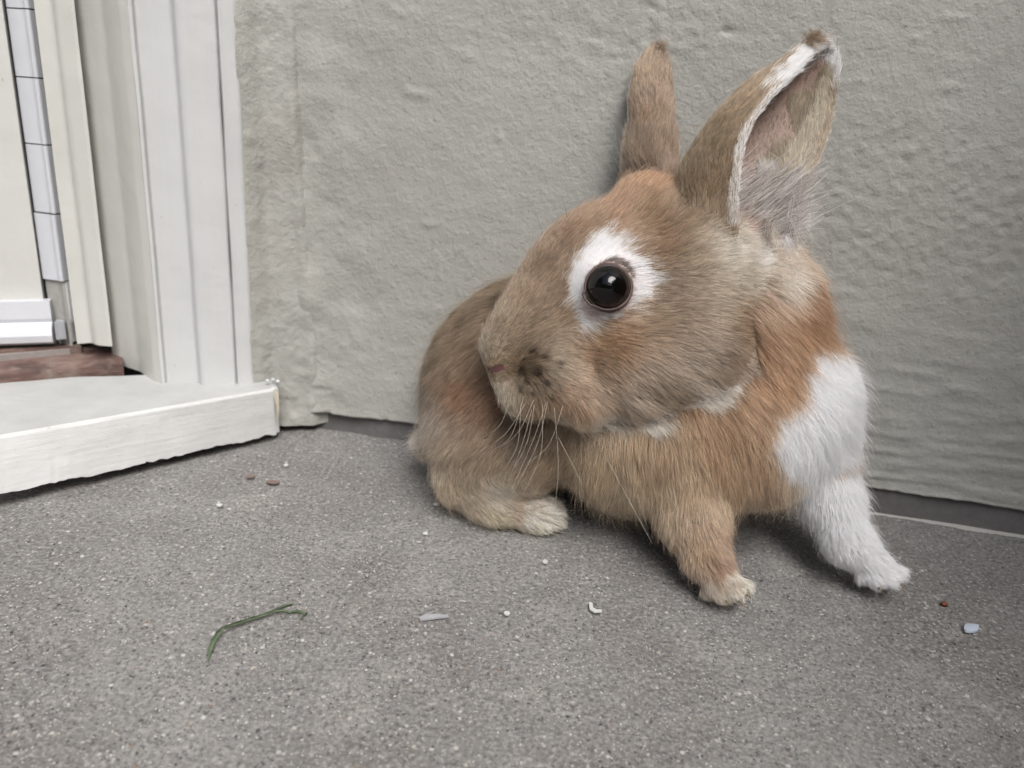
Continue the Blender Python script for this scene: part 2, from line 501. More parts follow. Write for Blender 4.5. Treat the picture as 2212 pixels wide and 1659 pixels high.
def build_sill():
    a, b = Z(-60, 1104, .003), Z(606, 941, .003)
    ta, tb = Z(-60, 951, .030), Z(598, 838, .030)
    back_b = np.array([-.128, .372, .030]); back_a = Z(-60, 843, .030)
    tb2 = Z(604, 838, .030)
    n = 320; V = []; prof = 10
    for k in range(n + 1):
        t = k / n
        lo = a + (b - a) * t; up = ta + (tb - ta) * t; bk = back_a + (back_b - back_a) * t + np.array([-.69, .72, 0]) * .016
        q = np.array([[lo[0], lo[1], 0]])
        rg = .0010 * vnoise(q, 420, 1)[0] + .0012 * vnoise(q, 110, 2)[0]
        chip = .0020 * max(0, vnoise(q, 120, 8)[0] - .3) * (t > .5)
        lo = lo + [0, 0, .0022 * (1 - t) + .0012 + rg * .45 + chip + .0012 * max(0, vnoise(q, 25, 12)[0])]
        inw = np.array([-.69, .72, 0])
        row = [lo + inw * .012 + [0, 0, .001], lo + inw * .0010, lo]
        for s in (.25, .5, .75, .93):
            p = lo + (up - lo) * s
            w = .0003 * fbm(np.array([[p[0] * .4, p[1] * .4, p[2]]]), 180, 5, 2)[0]
            row.append(p - inw * w)
        row.append(up + [0, 0, -.0012]); row.append(up + [0, 0, -.0001] + inw * .0009)
        for s in (.12, .4, .7, 1.0):
            p = up + (bk - up) * s; row.append(p + [0, 0, .0005 * fbm(np.array([p]), 60, 6, 2)[0]])
        # the broken right-hand end
        if t > .985: row = [r + inw * .0015 for r in row]
        V += row
    m = len(row); Fc = []
    for k in range(n):
        for j in range(m - 1):
            A = k * m + j; Fc.append((A, A + m, A + m + 1, A + 1))
    # end cap, rounded outwards
    base = len(V); endr = V[n * m:(n + 1) * m]; od = np.array([.72, .69, 0])
    for r in range(1, 4):
        for j in range(m):
            p = np.array(endr[j]); jj = .0011 * vnoise(np.array([p]), 260, 31 + r)[0]
            V.append(p + od * (.0012 * r + jj) + np.array([-.69, .72, 0]) * (.0008 * r * r))
    for r in range(3):
        for j in range(m - 1):
            A = (n * m + j) if r == 0 else base + (r - 1) * m + j
            B = base + r * m + j
            Fc.append((A, B, B + 1, A + 1))
    mesh_obj('sill_slab', V, Fc, MSILL, sl, False)
    # chipped yellowed filler at the end
    V = []; Fc = []
    c = W(592, 872, .3905)
    k0 = 0
    pts = [(594, 840), (601, 848), (604, 870), (602, 900), (598, 908), (596, 880), (590, 852)]
    for (x, y) in pts: V.append(W(x, y, .389 + .0004 * math.sin(x)))
    V.append(W(600, 872, .3872)); Fc = [(j, (j + 1) % 7, 7) for j in range(7)]
    mesh_obj('chipped_filler', V, Fc, mat_flat('old_filler', (160, 154, 136), .8, .001, 300, .2), sl)
    # paint crumbs on the sill end
    for (x, y) in ((578, 822), (590, 820), (600, 824)):
        blob('paint_crumb', Z(x, y, .0325), .0012, MWHITE, sl)


def blob(name, c, r, mat, parent=None, sq=(1, 1, .7), n=5, jit=.3):
    V = []; Fc = []
    for i in range(1, n):
        for j in range(8):
            th = math.pi * i / n; ph = 2 * math.pi * j / 8
            k = r * (1 + jit * (random.random() - .5) * 2)
            V.append((c[0] + k * sq[0] * math.sin(th) * math.cos(ph), c[1] + k * sq[1] * math.sin(th) * math.sin(ph), c[2] + k * sq[2] * math.cos(th)))
    t = len(V); V += [(c[0], c[1], c[2] + r * sq[2]), (c[0], c[1], c[2] - r * sq[2])]
    for i in range(n - 2):
        for j in range(8):
            a = i * 8 + j; b = i * 8 + (j + 1) % 8; Fc.append((a, a + 8, b + 8, b))
    for j in range(8):
        Fc.append((t, j, (j + 1) % 8)); Fc.append((t + 1, (n - 2) * 8 + (j + 1) % 8, (n - 2) * 8 + j))
    return mesh_obj(name, V, Fc, mat, parent)


build_sill()


# threshold of worn wood
def quad_prism(name, top, depth, mat, parent, smooth=False):
    """a slab whose top corners are given, thickness downward"""
    top = [np.array(p, float) for p in top]; n = len(top)
    V = top + [p - [0, 0, depth] for p in top]
    Fc = [tuple(range(n)), tuple(reversed(range(n, 2 * n)))] + [(j, n + j, n + (j + 1) % n, (j + 1) % n) for j in range(n)]
    return mesh_obj(name, V, Fc, mat, parent, smooth)


th = empty('threshold', (-.24, .37, .03)); tag(th, 'worn brown wooden threshold at the foot of the door', 'threshold')
quad_prism('lower_board', [Z(-60, 815, .0345), Z(266, 787, .0345), Z(262, 755, .0345), Z(150, 748, .0345), Z(-60, 772, .0345)], .006, MWOOD, th)
quad_prism('metal_strip', [Z(-60, 774, .0375), Z(150, 753, .0375), Z(165, 747, .0375), Z(-60, 765, .0375)], .004, mat_flat('dull_metal', (138, 132, 128), .5, .0003, 300, .2), th)
quad_prism('upper_board', [Z(-60, 765, .0385), Z(175, 746, .0385), Z(160, 733, .0385), Z(95, 700, .0385), Z(-60, 715, .0385)], .008, MWOOD, th)

# door leaf with its bottom sweep, and the segmented guard in the gap beside it
dr = empty('door', (-.26, .39, .04)); tag(dr, 'cream painted door leaf with white bottom sweep at the left edge', 'door')
DA = Z(-70, 742, .040)[:2]; DB = Z(106, 736, .040)[:2]
dd = (DB - DA) / np.linalg.norm(DB - DA); dn = np.array([dd[1], -dd[0]])
extrude('door_leaf', [DB - dd * .8, DB + dd * 0, DB - dn * .04], .045, 2.1, MDOOR, dr, 30, 0, seed=13, wob=.0002)


def sweep():
    prof = [(-.001, .0625), (.0050, .0625), (.0055, .0535), (.0048, .0515), (.0085, .0495), (.0100, .0455), (.0096, .0420), (.0075, .0405), (.003, .0400), (-.001, .0400)]
    V = []
    for s in (-.5, .0035):
        for o, z in prof:
            p = DB + dd * s + dn * o; V.append((p[0], p[1], z))
    n = len(prof)
    Fc = [(j, j + 1, n + j + 1, n + j) for j in range(n - 1)] + [tuple(range(n, 2 * n))]
    mesh_obj('door_sweep', V, Fc, MVINYL, dr, smooth=False)
    V = []
    for s in (-.5, .0045):
        for o, z in ((.001, .0402), (.005, .0402), (.005, .0372), (.001, .0372)):
            p = DB + dd * s + dn * o; V.append((p[0], p[1], z))
    mesh_obj('rubber_lip', V, [(0, 1, 5, 4), (1, 2, 6, 5), (2, 3, 7, 6), (4, 5, 6, 7)], MGASKET, dr, smooth=False)
    p = DB + dd * .0050 + dn * .002
    V = []
    for dz in (.043, .052):
        for a, b in ((0, 0), (.0035, .001), (.0045, .006), (0, .007)):
            q = p + dd * a + dn * b; V.append((q[0], q[1], dz))
    mesh_obj('sweep_end_cap', V, [(0, 1, 2, 3), (4, 5, 6, 7), (0, 1, 5, 4), (1, 2, 6, 5), (2, 3, 7, 6), (3, 0, 4, 7)], mat_flat('grey_plastic', (150, 152, 156), .5), dr, smooth=False)


sweep()
gd = empty('hinge_guard', (-.245, .398, .04)); tag(gd, 'white segmented finger guard in the gap between door and frame', 'door guard')


def guard():
    L = Z(108, 738, .040)[:2]; Rr = Z(166, 738, .040)[:2]
    L = L + (L / np.linalg.norm(L)) * .004
    u = (Rr - L); ul = np.linalg.norm(u); u /= ul; nn = np.array([u[1], -u[0]])
    prof = [L + u * ul * 0.0 - nn * .006, L + u * ul * .05, L + u * ul * .45 + nn * .0015, L + u * ul * .72 + nn * .002, L + u * ul * .86 + nn * .0035, L + u * ul * .95 + nn * .003, L + u * ul * 1.0 - nn * .001]
    prof2 = smooth_poly(prof, .002, 3)
    # heights of the joints, from the picture's rows
    base = (L + Rr) / 2
    def zrow(px, py):
        r = M @ np.array([(px - CX) / F, 1, -(py - CY) / F]); t = np.hypot(*base) / np.hypot(r[0], r[1]); return H + r[2] * t
    zs = [.040, zrow(138, 603), zrow(128, 459), zrow(112, 312), zrow(102, 170), zrow(97, 25)]
    st = zs[3] - zs[2]
    while zs[-1] < 1.0: zs.append(zs[-1] + st)
    bk = [L - nn * .004, Rr - nn * .004]
    extrude('dark_gap', [bk[0] - u * .004, bk[1]], .038, 2.1, MGASKET, gd, 4, wob=0)
    extrude('guard_back', [p - nn * .0007 for p in prof2[3:-3]], .038, 2.1, mat_flat('joint_grey', (150, 149, 144), .7), gd, 4, wob=0)
    for k, (a, b) in enumerate(zip(zs, zs[1:])):
        g = .0003
        pr = prof2
        if k == 0: pr = [p - nn * .0012 for p in prof2]
        if k == 1: pr = [p + nn * .0008 for p in prof2]
        o = extrude('guard_segment', pr, a + g, b - g, MVINYL, gd, 2, zfine=b - g, wob=0)
    # smudge on the lowest plate
    t = NT('smudged_plate'); m_ = t.noise(70, 4, .6); sm = t.ramp(m_, [(.45, 0), (.62, .8)])
    c = t.mix(sm, lin((222, 222, 222)), lin((125, 125, 122)))
    gm = t.fin(c, .4)
    for o in [o for o in gd.children if o.name == 'guard_segment']:
        o.data.materials[0] = gm
        o['label'] = 'grey-smudged lowest plate'


guard()
# lintel closing the opening high above, and the wall over the frame
# ------------------------------------------------------------------ the rabbit's body, one continuous surface
CR, CU, CF = M @ np.array([1, 0, 0]), M @ np.array([0, 0, 1]), M @ np.array([0, 1, 0])   # right, up, away in world terms


class Prim:
    def __init__(s, grp, a, ra, b=None, rb=None, k=.006, sub=False, sc=None):
        s.grp, s.k, s.sub, s.sc = grp, k, sub, sc
        s.a = np.asarray(a, float); s.ra = ra
        s.b = None if b is None else np.asarray(b, float); s.rb = rb
        m = max(ra, rb or 0) * (1 if sc is None else max(1, *sc)) + .014
        pts = [s.a] + ([s.b] if b is not None else [])
        s.lo = np.min(pts, 0) - m; s.hi = np.max(pts, 0) + m

    def d(s, P):
        if s.b is None:
            q = P - s.a
            if s.sc is not None:      # ellipsoid along right, up, away
                e = np.stack([q @ CR / s.sc[0], q @ CU / s.sc[1], q @ CF / s.sc[2]], -1)
                k0 = np.linalg.norm(e, axis=-1) + 1e-9
                e2 = np.stack([q @ CR / s.sc[0] ** 2, q @ CU / s.sc[1] ** 2, q @ CF / s.sc[2] ** 2], -1)
                k1 = np.linalg.norm(e2, axis=-1) + 1e-9
                return (k0 - s.ra) * k0 / k1
            return np.linalg.norm(q, axis=-1) - s.ra
        ba = s.b - s.a; t = np.clip(((P - s.a) @ ba) / (ba @ ba), 0, 1)
        return np.linalg.norm(P - s.a - t[..., None] * ba, axis=-1) - (s.ra + (s.rb - s.ra) * t)


PR = []


def B(grp, x, y, d, r, sc=None, k=.006, sub=False):
    d = d / 1000; PR.append(Prim(grp, W(x, y, d), r * d / F, k=k, sub=sub, sc=sc))


def Cn(grp, p, q, k=.005, sub=False):
    (x, y, d, r), (x2, y2, d2, r2) = p, q
    d, d2 = d / 1000, d2 / 1000
    PR.append(Prim(grp, W(x, y, d), r * d / F, W(x2, y2, d2), r2 * d2 / F, k=k, sub=sub))


# trunk
B('body', 1122, 838, 350, 200, (1, 1, .95), .010)
B('body', 1190, 785, 348, 188, None, .012)
B('body', 1080, 935, 340, 145, None, .012)
B('body', 1330, 860, 336, 182, None, .014)
B('body', 1390, 930, 328, 165, None, .014)
B('body', 1480, 880, 326, 175, None, .014)
B('body', 1610, 900, 318, 182, (1, 1, .92), .014)
B('body', 1680, 862, 322, 146, None, .012)
B('body', 1590, 700, 318, 165, None, .014)
B('body', 1618, 645, 316, 112, None, .012)
B('body', 930, 955, 362, 26, None, .010)                     # tail
# far hind leg and near hind foot
Cn('leg', (1010, 1035, 337, 62), (1070, 1085, 331, 36), .008)
Cn('leg', (1050, 1085, 332, 36), (1165, 1118, 328, 25), .005)
Cn('leg', (1150, 1112, 329, 22), (1195, 1120, 327, 16), .004)
Cn('leg', (1100, 1070, 336, 30), (1190, 1100, 340, 18), .004)
# right foreleg
Cn('leg', (1470, 990, 308, 100), (1495, 1120, 300, 66), .012)
Cn('leg', (1495, 1120, 300, 64), (1525, 1205, 291, 44), .006)
Cn('leg', (1525, 1205, 291, 44), (1560, 1256, 284, 33), .004)
for (x, y, d, r) in ((1528, 1274, 287, 16), (1557, 1283, 283, 18), (1588, 1282, 282, 17), (1606, 1266, 284, 15)):
    Cn('leg', (1555 + (x - 1560) * .3, 1256, 284, 20), (x, y, d, r), .0018)
# left foreleg
Cn('leg', (1755, 960, 318, 78), (1795, 1080, 312, 54), .008)
Cn('leg', (1795, 1080, 312, 54), (1832, 1172, 303, 43), .005)
Cn('leg', (1832, 1172, 303, 43), (1890, 1222, 299, 33), .005)
for (x, y, d, r) in ((1862, 1244, 299, 15), (1892, 1254, 296, 17), (1922, 1252, 295, 17), (1940, 1238, 297, 15)):
    Cn('leg', (1884 + (x - 1905) * .3, 1222, 299, 20), (x, y, d, r), .0018)
# head
B('head', 1485, 600, 303, 150, (1, 1, .85), .008)
B('head', 1385, 515, 305, 104, (1, 1, .8), .010)
B('head', 1290, 565, 303, 112, (1, 1, .75), .010)
B('head', 1212, 608, 301, 84, (1, 1, .8), .010)
B('head', 1485, 733, 299, 130, (1, 1, .9), .010)
B('head', 1370, 780, 297, 118, (1, 1, .9), .010)
B('head', 1300, 625, 301, 132, (1, 1, .75), .010)
B('head', 1200, 690, 299, 108, (1, 1, .8), .010)
B('head', 1150, 760, 295, 86, (1, 1, .85), .008)
B('head', 1090, 768, 292, 40, (1, 1, .9), .007)
B('head', 1160, 824, 288, 70, (1, 1, .85), .007)
B('head', 1250, 850, 292, 60, None, .008)
B('head', 1215, 860, 296, 38, None, .005)
B('head', 1440, 470, 302, 70, None, .010)
B('head', 1385, 432, 312, 42, None, .012)
B('head', 1090, 738, 292, 38, (1, 1, .9), .008)
B('head', 1132, 688, 294, 50, (1, 1, .9), .010)
B('head', 1100, 812, 289, 38, None, .005)
B('head', 1132, 852, 289, 46, None, .005)
# brow, socket, nostril, mouth
EYE = W(1313, 621, .2775); EYR = 50.5 * .2775 / F
PR.append(Prim('head', W(1313, 621, .2827), 57 * .28 / F, k=.008))
PR.append(Prim('head', W(1062, 803, .2800), 8 * .28 / F, W(1081, 797, .2785), 7 * .28 / F, k=.0010, sub=True))


# ears: curved sheets given by cross-sections from base to tip
def spline(rows, n):
    rows = np.asarray(rows, float); m = len(rows); t = np.linspace(0, m - 1, n); i = np.clip(t.astype(int), 0, m - 2); f = (t - i)
    sh = (-1,) + (1,) * (rows.ndim - 1); f = f.reshape(sh)
    p0, p1, p2, p3 = rows[np.maximum(i - 1, 0)], rows[i], rows[i + 1], rows[np.minimum(i + 2, m - 1)]
    return .5 * (2 * p1 + (p2 - p0) * f + (2 * p0 - 5 * p1 + 4 * p2 - p3) * f ** 2 + (3 * p1 - p0 - 3 * p2 + p3) * f ** 3)


near_rows = [
    [(1580, 610, 284), (1500, 545, 290), (1560, 540, 301), (1690, 560, 300)],
    [(1585, 520, 282), (1476, 440, 290), (1560, 450, 301), (1712, 480, 299)],
    [(1588, 430, 281), (1478, 375, 290), (1580, 390, 301), (1730, 415, 299)],
    [(1598, 340, 281), (1510, 312, 290), (1610, 320, 301), (1762, 350, 299)],
    [(1618, 275, 282), (1560, 245, 289), (1660, 240, 300), (1788, 280, 299)],
    [(1662, 212, 283), (1618, 186, 288), (1708, 180, 298), (1802, 210, 298)],
    [(1715, 158, 285), (1690, 136, 288), (1750, 132, 295), (1808, 155, 296)],
    [(1746, 124, 287), (1728, 108, 289), (1768, 98, 295), (1806, 126, 295)],
    [(1768, 106, 289), (1758, 100, 290), (1778, 96, 293), (1798, 108, 293)]]
far_rows = [
    [(1362, 430, 324), (1400, 430, 316), (1430, 430, 316), (1462, 440, 322)],
    [(1352, 350, 325), (1380, 350, 316), (1420, 350, 315), (1458, 355, 322)],
    [(1360, 280, 326), (1385, 275, 317), (1425, 275, 316), (1452, 280, 323)],
    [(1362, 210, 326), (1385, 205, 318), (1425, 205, 317), (1450, 205, 323)],
    [(1372, 155, 326), (1390, 150, 320), (1422, 148, 319), (1444, 150, 324)],
    [(1398, 115, 325), (1408, 112, 322), (1422, 110, 322), (1433, 114, 324)]]


def ear_sheet(rows, nt, nw):
    a = np.array([[W(x, y, d / 1000) for x, y, d in r] for r in rows])
    a = spline(a, nt)                                     # nt x 4 x 3
    return np.transpose(spline(np.transpose(a, (1, 0, 2)), nw), (1, 0, 2))


NEAR, FAR = ear_sheet(near_rows, 110, 70), ear_sheet(far_rows, 80, 40)


def smin(a, b, k):
    h = np.clip(.5 + .5 * (b - a) / k, 0, 1); return b + (a - b) * h - k * h * (1 - h)


def build_body(hres=.00095):
    lo = W(880, 1300, .375); hi = lo.copy()
    lo = np.array([-.085, .225, -.002]); hi = np.array([.190, .415, .300])
    n = np.ceil((hi - lo) / hres).astype(int)
    ax = [lo[i] + hres * np.arange(n[i]) for i in range(3)]
    phi = np.full(n, .05, dtype=np.float32)

    def box(l, h):
        a = np.maximum(((l - lo) / hres).astype(int), 0); b = np.minimum(((h - lo) / hres).astype(int) + 2, n)
        return a, b, tuple(slice(a[i], b[i]) for i in range(3))

    hd = phi.copy()
    for p in PR:
        if p.sub: continue
        T = hd if p.grp == 'head' else phi
        a, b, s = box(p.lo, p.hi)
        G = np.stack(np.meshgrid(*[ax[i][a[i]:b[i]] for i in range(3)], indexing='ij'), -1)
        T[s] = smin(T[s], p.d(G).astype(np.float32), p.k)
    phi = smin(phi, hd, .0035)
    # ears: a thick sheet, thinner at the rim
    ear = np.full(n, .05, dtype=np.float32)
    for S, th0 in ((NEAR, .0014), (FAR, .0014)):
        nt, nw, _ = S.shape
        for i in range(0, nt):
            for j in range(nw):
                c = S[i, j]; r = th0 * (1.5 - .6 * i / nt) * (.62 + .38 * min(1, 6 * min(j, nw - 1 - j) / nw))
                a, b, s = box(c - .0036, c + .0036)
                X = ax[0][a[0]:b[0], None, None] - c[0]; Y = ax[1][None, a[1]:b[1], None] - c[1]; Zz = ax[2][None, None, a[2]:b[2]] - c[2]
                ear[s] = np.minimum(ear[s], np.sqrt(X * X + Y * Y + Zz * Zz) - r)
    phi = smin(phi, ear, .003)
    for p in PR:
        if not p.sub: continue
        a, b, s = box(p.lo, p.hi)
        G = np.stack(np.meshgrid(*[ax[i][a[i]:b[i]] for i in range(3)], indexing='ij'), -1)
        phi[s] = -smin(-phi[s], p.d(G).astype(np.float32), p.k)
    # keep the soles on the ground
    zz = ax[2][None, None, :]; phi = np.maximum(phi, (.0004 - zz).astype(np.float32))
    # surface nets
    ins = phi < 0
    c = sum(ins[i:n[0] - 1 + i, j:n[1] - 1 + j, k:n[2] - 1 + k].astype(np.int8) for i in (0, 1) for j in (0, 1) for k in (0, 1))
    act = (c > 0) & (c < 8); idx = -np.ones(act.shape, dtype=np.int64); I = np.argwhere(act); idx[act] = np.arange(len(I))
    acc = np.zeros((len(I), 3)); cnt = np.zeros(len(I))
    cor = [(i, j, k) for i in (0, 1) for j in (0, 1) for k in (0, 1)]
    for A in cor:
        for ax_ in range(3):
            if A[ax_]: continue
            Bc = list(A); Bc[ax_] = 1
            pa = phi[I[:, 0] + A[0], I[:, 1] + A[1], I[:, 2] + A[2]]; pb = phi[I[:, 0] + Bc[0], I[:, 1] + Bc[1], I[:, 2] + Bc[2]]
            m = (pa < 0) != (pb < 0); t = np.where(m, pa / (pa - pb + 1e-20), 0)
            off = np.tile(np.array(A, float), (len(I), 1)); off[:, ax_] += t
            acc[m] += off[m]; cnt[m] += 1
    V = lo + (I + acc / cnt[:, None]) * hres
    Q = []
    for ax_ in range(3):
        o = [i for i in range(3) if i != ax_]
        s0 = [slice(1, n[i] - 1) for i in range(3)]; s1 = list(s0); s0[ax_] = slice(0, n[ax_] - 1); s1[ax_] = slice(1, n[ax_])
        a, b = ins[tuple(s0)], ins[tuple(s1)]
        E_ = np.argwhere(a != b)
        base = E_.copy()
        for i in o: base[:, i] += 1
        fl = a[tuple(E_.T)]
        def ix(d1, d2):
            q = base.copy(); q[:, o[0]] -= d1; q[:, o[1]] -= d2; return idx[tuple(q.T)]
        q = np.stack([ix(0, 0), ix(1, 0), ix(1, 1), ix(0, 1)], 1)
        flip = fl if ax_ != 1 else ~fl
        q[~flip] = q[~flip][:, ::-1]
        Q.append(q)
    Q = np.concatenate(Q)
    # light smoothing
    for _ in range(3):
        s = np.zeros_like(V); k = np.zeros(len(V))
        for i in range(4):
            np.add.at(s, Q[:, i], V[Q[:, (i + 1) % 4]]); np.add.at(k, Q[:, i], 1)
        V = V * .45 + .55 * s / np.maximum(k, 1)[:, None]
    return V, Q


BV, BQ = build_body()
_t = BV[BQ]; BN = np.zeros_like(BV)
_fn = np.cross(_t[:, 2] - _t[:, 0], _t[:, 3] - _t[:, 1])
for _i in range(4): np.add.at(BN, BQ[:, _i], _fn)
BN /= np.linalg.norm(BN, axis=1)[:, None] + 1e-12
rab = empty('rabbit', W(1400, 1150, .31) * [1, 1, 0])
tag(rab, 'tan and white rabbit with upright ears standing on the concrete, head turned left', 'rabbit')
# ------------------------------------------------------------------ coat: which part, what colour, which way, how long
def nearest2(P, C, chunk=20000):
    """distance and index of the nearest control point"""
    D = np.empty(len(P)); J = np.empty(len(P), int); c2 = (C * C).sum(1)
    for i in range(0, len(P), chunk):
        p = P[i:i + chunk]; d = (p * p).sum(1)[:, None] + c2 - 2 * p @ C.T
        J[i:i + chunk] = d.argmin(1); D[i:i + chunk] = np.sqrt(np.maximum(d.min(1), 0))
    return D, J


PARTS = ('body', 'leg', 'head', 'near', 'far')


def part_of(P):
    D = np.full((5, len(P)), 1.0)
    for p in PR:
        if not p.sub:
            g = PARTS.index(p.grp); D[g] = np.minimum(D[g], p.d(P))
    for g, S in ((3, NEAR), (4, FAR)):
        m = S[::2, ::2].reshape(-1, 3); D[g] = nearest2(P, m)[0] - .0022
        lowcut = (P[:, 2] < (W(1500, 520, .29)[2] if g == 3 else W(1400, 395, .32)[2]))
        D[g][lowcut] += .02
    D[2] -= .0012
    return D.argmin(0), D


# colour swatches in picture-facing coordinates: (x, y, r, g, b)
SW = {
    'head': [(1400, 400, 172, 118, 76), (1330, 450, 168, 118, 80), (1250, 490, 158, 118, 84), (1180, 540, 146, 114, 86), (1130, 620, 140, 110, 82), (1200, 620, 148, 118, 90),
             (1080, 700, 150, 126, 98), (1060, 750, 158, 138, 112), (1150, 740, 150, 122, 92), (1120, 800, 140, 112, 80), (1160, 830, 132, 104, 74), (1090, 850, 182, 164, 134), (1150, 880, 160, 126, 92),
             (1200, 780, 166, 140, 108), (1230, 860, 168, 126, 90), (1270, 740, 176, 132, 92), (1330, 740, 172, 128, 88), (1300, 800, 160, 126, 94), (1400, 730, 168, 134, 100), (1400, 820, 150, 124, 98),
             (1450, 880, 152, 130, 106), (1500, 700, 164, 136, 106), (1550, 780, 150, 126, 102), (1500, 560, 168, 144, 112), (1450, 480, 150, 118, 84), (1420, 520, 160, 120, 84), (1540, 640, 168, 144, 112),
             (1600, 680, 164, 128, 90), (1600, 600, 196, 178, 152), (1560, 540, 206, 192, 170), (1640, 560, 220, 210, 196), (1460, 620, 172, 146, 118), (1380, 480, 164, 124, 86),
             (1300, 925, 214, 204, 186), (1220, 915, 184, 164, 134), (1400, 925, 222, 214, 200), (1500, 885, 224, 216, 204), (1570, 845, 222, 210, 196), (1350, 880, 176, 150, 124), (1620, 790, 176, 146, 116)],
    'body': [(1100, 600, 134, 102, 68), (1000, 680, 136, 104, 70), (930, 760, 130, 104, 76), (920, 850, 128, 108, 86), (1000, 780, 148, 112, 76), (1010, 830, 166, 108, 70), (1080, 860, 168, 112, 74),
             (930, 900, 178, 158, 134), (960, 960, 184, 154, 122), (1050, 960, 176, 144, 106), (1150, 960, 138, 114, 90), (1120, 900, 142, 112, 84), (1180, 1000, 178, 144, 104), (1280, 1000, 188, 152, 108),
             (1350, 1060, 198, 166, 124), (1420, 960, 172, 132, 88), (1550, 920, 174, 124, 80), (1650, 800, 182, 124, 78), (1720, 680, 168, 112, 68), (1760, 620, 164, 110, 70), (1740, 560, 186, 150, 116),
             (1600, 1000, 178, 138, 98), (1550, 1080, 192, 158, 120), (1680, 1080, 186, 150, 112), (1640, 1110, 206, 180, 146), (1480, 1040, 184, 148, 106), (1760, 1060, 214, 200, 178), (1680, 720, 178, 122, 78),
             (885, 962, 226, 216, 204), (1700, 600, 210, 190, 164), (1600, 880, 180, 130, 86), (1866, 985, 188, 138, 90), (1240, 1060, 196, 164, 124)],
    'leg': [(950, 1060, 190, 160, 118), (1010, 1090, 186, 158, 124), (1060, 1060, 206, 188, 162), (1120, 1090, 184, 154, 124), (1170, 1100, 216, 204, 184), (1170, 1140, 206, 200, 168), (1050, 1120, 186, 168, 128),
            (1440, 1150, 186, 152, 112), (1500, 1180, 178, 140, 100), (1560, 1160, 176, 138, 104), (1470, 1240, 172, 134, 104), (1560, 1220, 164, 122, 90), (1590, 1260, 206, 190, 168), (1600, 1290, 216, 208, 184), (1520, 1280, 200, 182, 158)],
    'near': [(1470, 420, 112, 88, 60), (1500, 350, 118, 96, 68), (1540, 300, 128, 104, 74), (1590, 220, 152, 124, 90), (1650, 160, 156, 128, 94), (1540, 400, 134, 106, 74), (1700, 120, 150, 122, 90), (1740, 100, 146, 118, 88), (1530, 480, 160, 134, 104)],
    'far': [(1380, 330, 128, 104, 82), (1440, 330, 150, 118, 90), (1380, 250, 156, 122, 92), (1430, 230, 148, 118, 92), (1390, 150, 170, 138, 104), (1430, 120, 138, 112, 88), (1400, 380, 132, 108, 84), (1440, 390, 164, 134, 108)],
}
# hair lay: (x, y, right, up, away)
FL = {
    'head': [(1060, 760, .5, 1, .1), (1100, 680, .5, 1, .1), (1180, 600, .7, .8, .1), (1260, 500, .8, .7, .1), (1350, 430, .7, .8, .2), (1090, 785, 1, .05, 0), (1105, 755, .9, .6, 0), (1150, 760, .8, .3, 0), (1130, 830, .3, -.9, -.2), (1160, 870, .3, -1, 0), (1090, 850, .1, -1, 0),
             (1200, 820, 1, -.4, 0), (1250, 760, 1, .1, 0), (1210, 680, .7, .8, 0), (1230, 600, .5, .9, 0), (1300, 530, .8, .6, 0), (1400, 540, 1, .3, 0), (1430, 620, 1, 0, 0), (1400, 700, 1, -.1, 0), (1300, 720, 1, -.2, 0), (1250, 720, .6, -.6, 0),
             (1330, 800, 1, -.5, 0), (1400, 860, .8, -.8, 0), (1300, 900, .6, -.9, 0), (1450, 800, 1, -.5, 0), (1550, 720, 1, -.3, 0), (1560, 820, .8, -.7, 0), (1480, 900, .7, -.9, 0), (1600, 640, 1, -.25, 0),
             (1480, 500, .7, .5, 0), (1440, 440, .6, .8, 0), (1580, 560, 1, .25, 0), (1660, 560, 1, .1, 0), (1230, 890, .4, -1, 0), (1000, 790, .3, .8, .3)],
    'body': [(1130, 580, -1, .1, 0), (1000, 660, -.9, -.5, 0), (920, 800, -.4, -1, 0), (910, 900, -.6, -.9, 0), (885, 962, -1, -.1, 0), (1000, 800, -.7, -.7, 0), (1100, 850, -.7, -.7, 0), (1000, 950, -.6, -.6, 0), (1130, 950, -.6, -.8, 0),
             (1200, 1000, -.5, -.8, 0), (1320, 1040, -.2, -1, 0), (1400, 980, .1, -1, 0), (1500, 950, .25, -1, 0), (1600, 850, .6, -.9, 0), (1680, 760, .6, -.8, 0), (1740, 650, .7, -.7, 0), (1730, 560, .8, -.5, 0), (1800, 760, .7, -.8, 0),
             (1850, 850, .8, -.5, 0), (1750, 880, .4, -.9, 0), (1720, 980, .2, -1, 0), (1600, 1050, .1, -1, 0), (1500, 1080, 0, -1, 0), (1850, 980, .7, -.6, 0), (1600, 960, .2, -1, 0)],
    'leg': [(950, 1050, .1, -1, 0), (1030, 1080, .8, -.5, 0), (1120, 1100, 1, -.35, 0), (1190, 1110, 1, -.5, 0), (1450, 1130, .2, -1, 0), (1520, 1180, .25, -1, 0), (1560, 1240, .6, -.8, -.2), (1600, 1280, .6, -.8, -.3),
            (1800, 1050, .1, -1, 0), (1830, 1150, .35, -1, 0), (1880, 1220, .8, -.7, 0), (1940, 1250, .8, -.6, 0)],
    'near': [(1480, 430, .4, .9, 0), (1520, 330, .5, .9, 0), (1600, 220, .7, .7, 0), (1700, 140, .8, .6, 0)],
    'far': [(1400, 380, .05, 1, 0), (1400, 250, .05, 1, 0), (1420, 130, .3, 1, 0)],
}


def poly_in(x, y, poly):
    r = np.zeros(len(x), bool); n = len(poly)
    for i in range(n):
        (x1, y1), (x2, y2) = poly[i], poly[(i + 1) % n]
        c = ((y1 > y) != (y2 > y)) & (x < (x2 - x1) * (y - y1) / (y2 - y1 + 1e-9) + x1); r ^= c
    return r


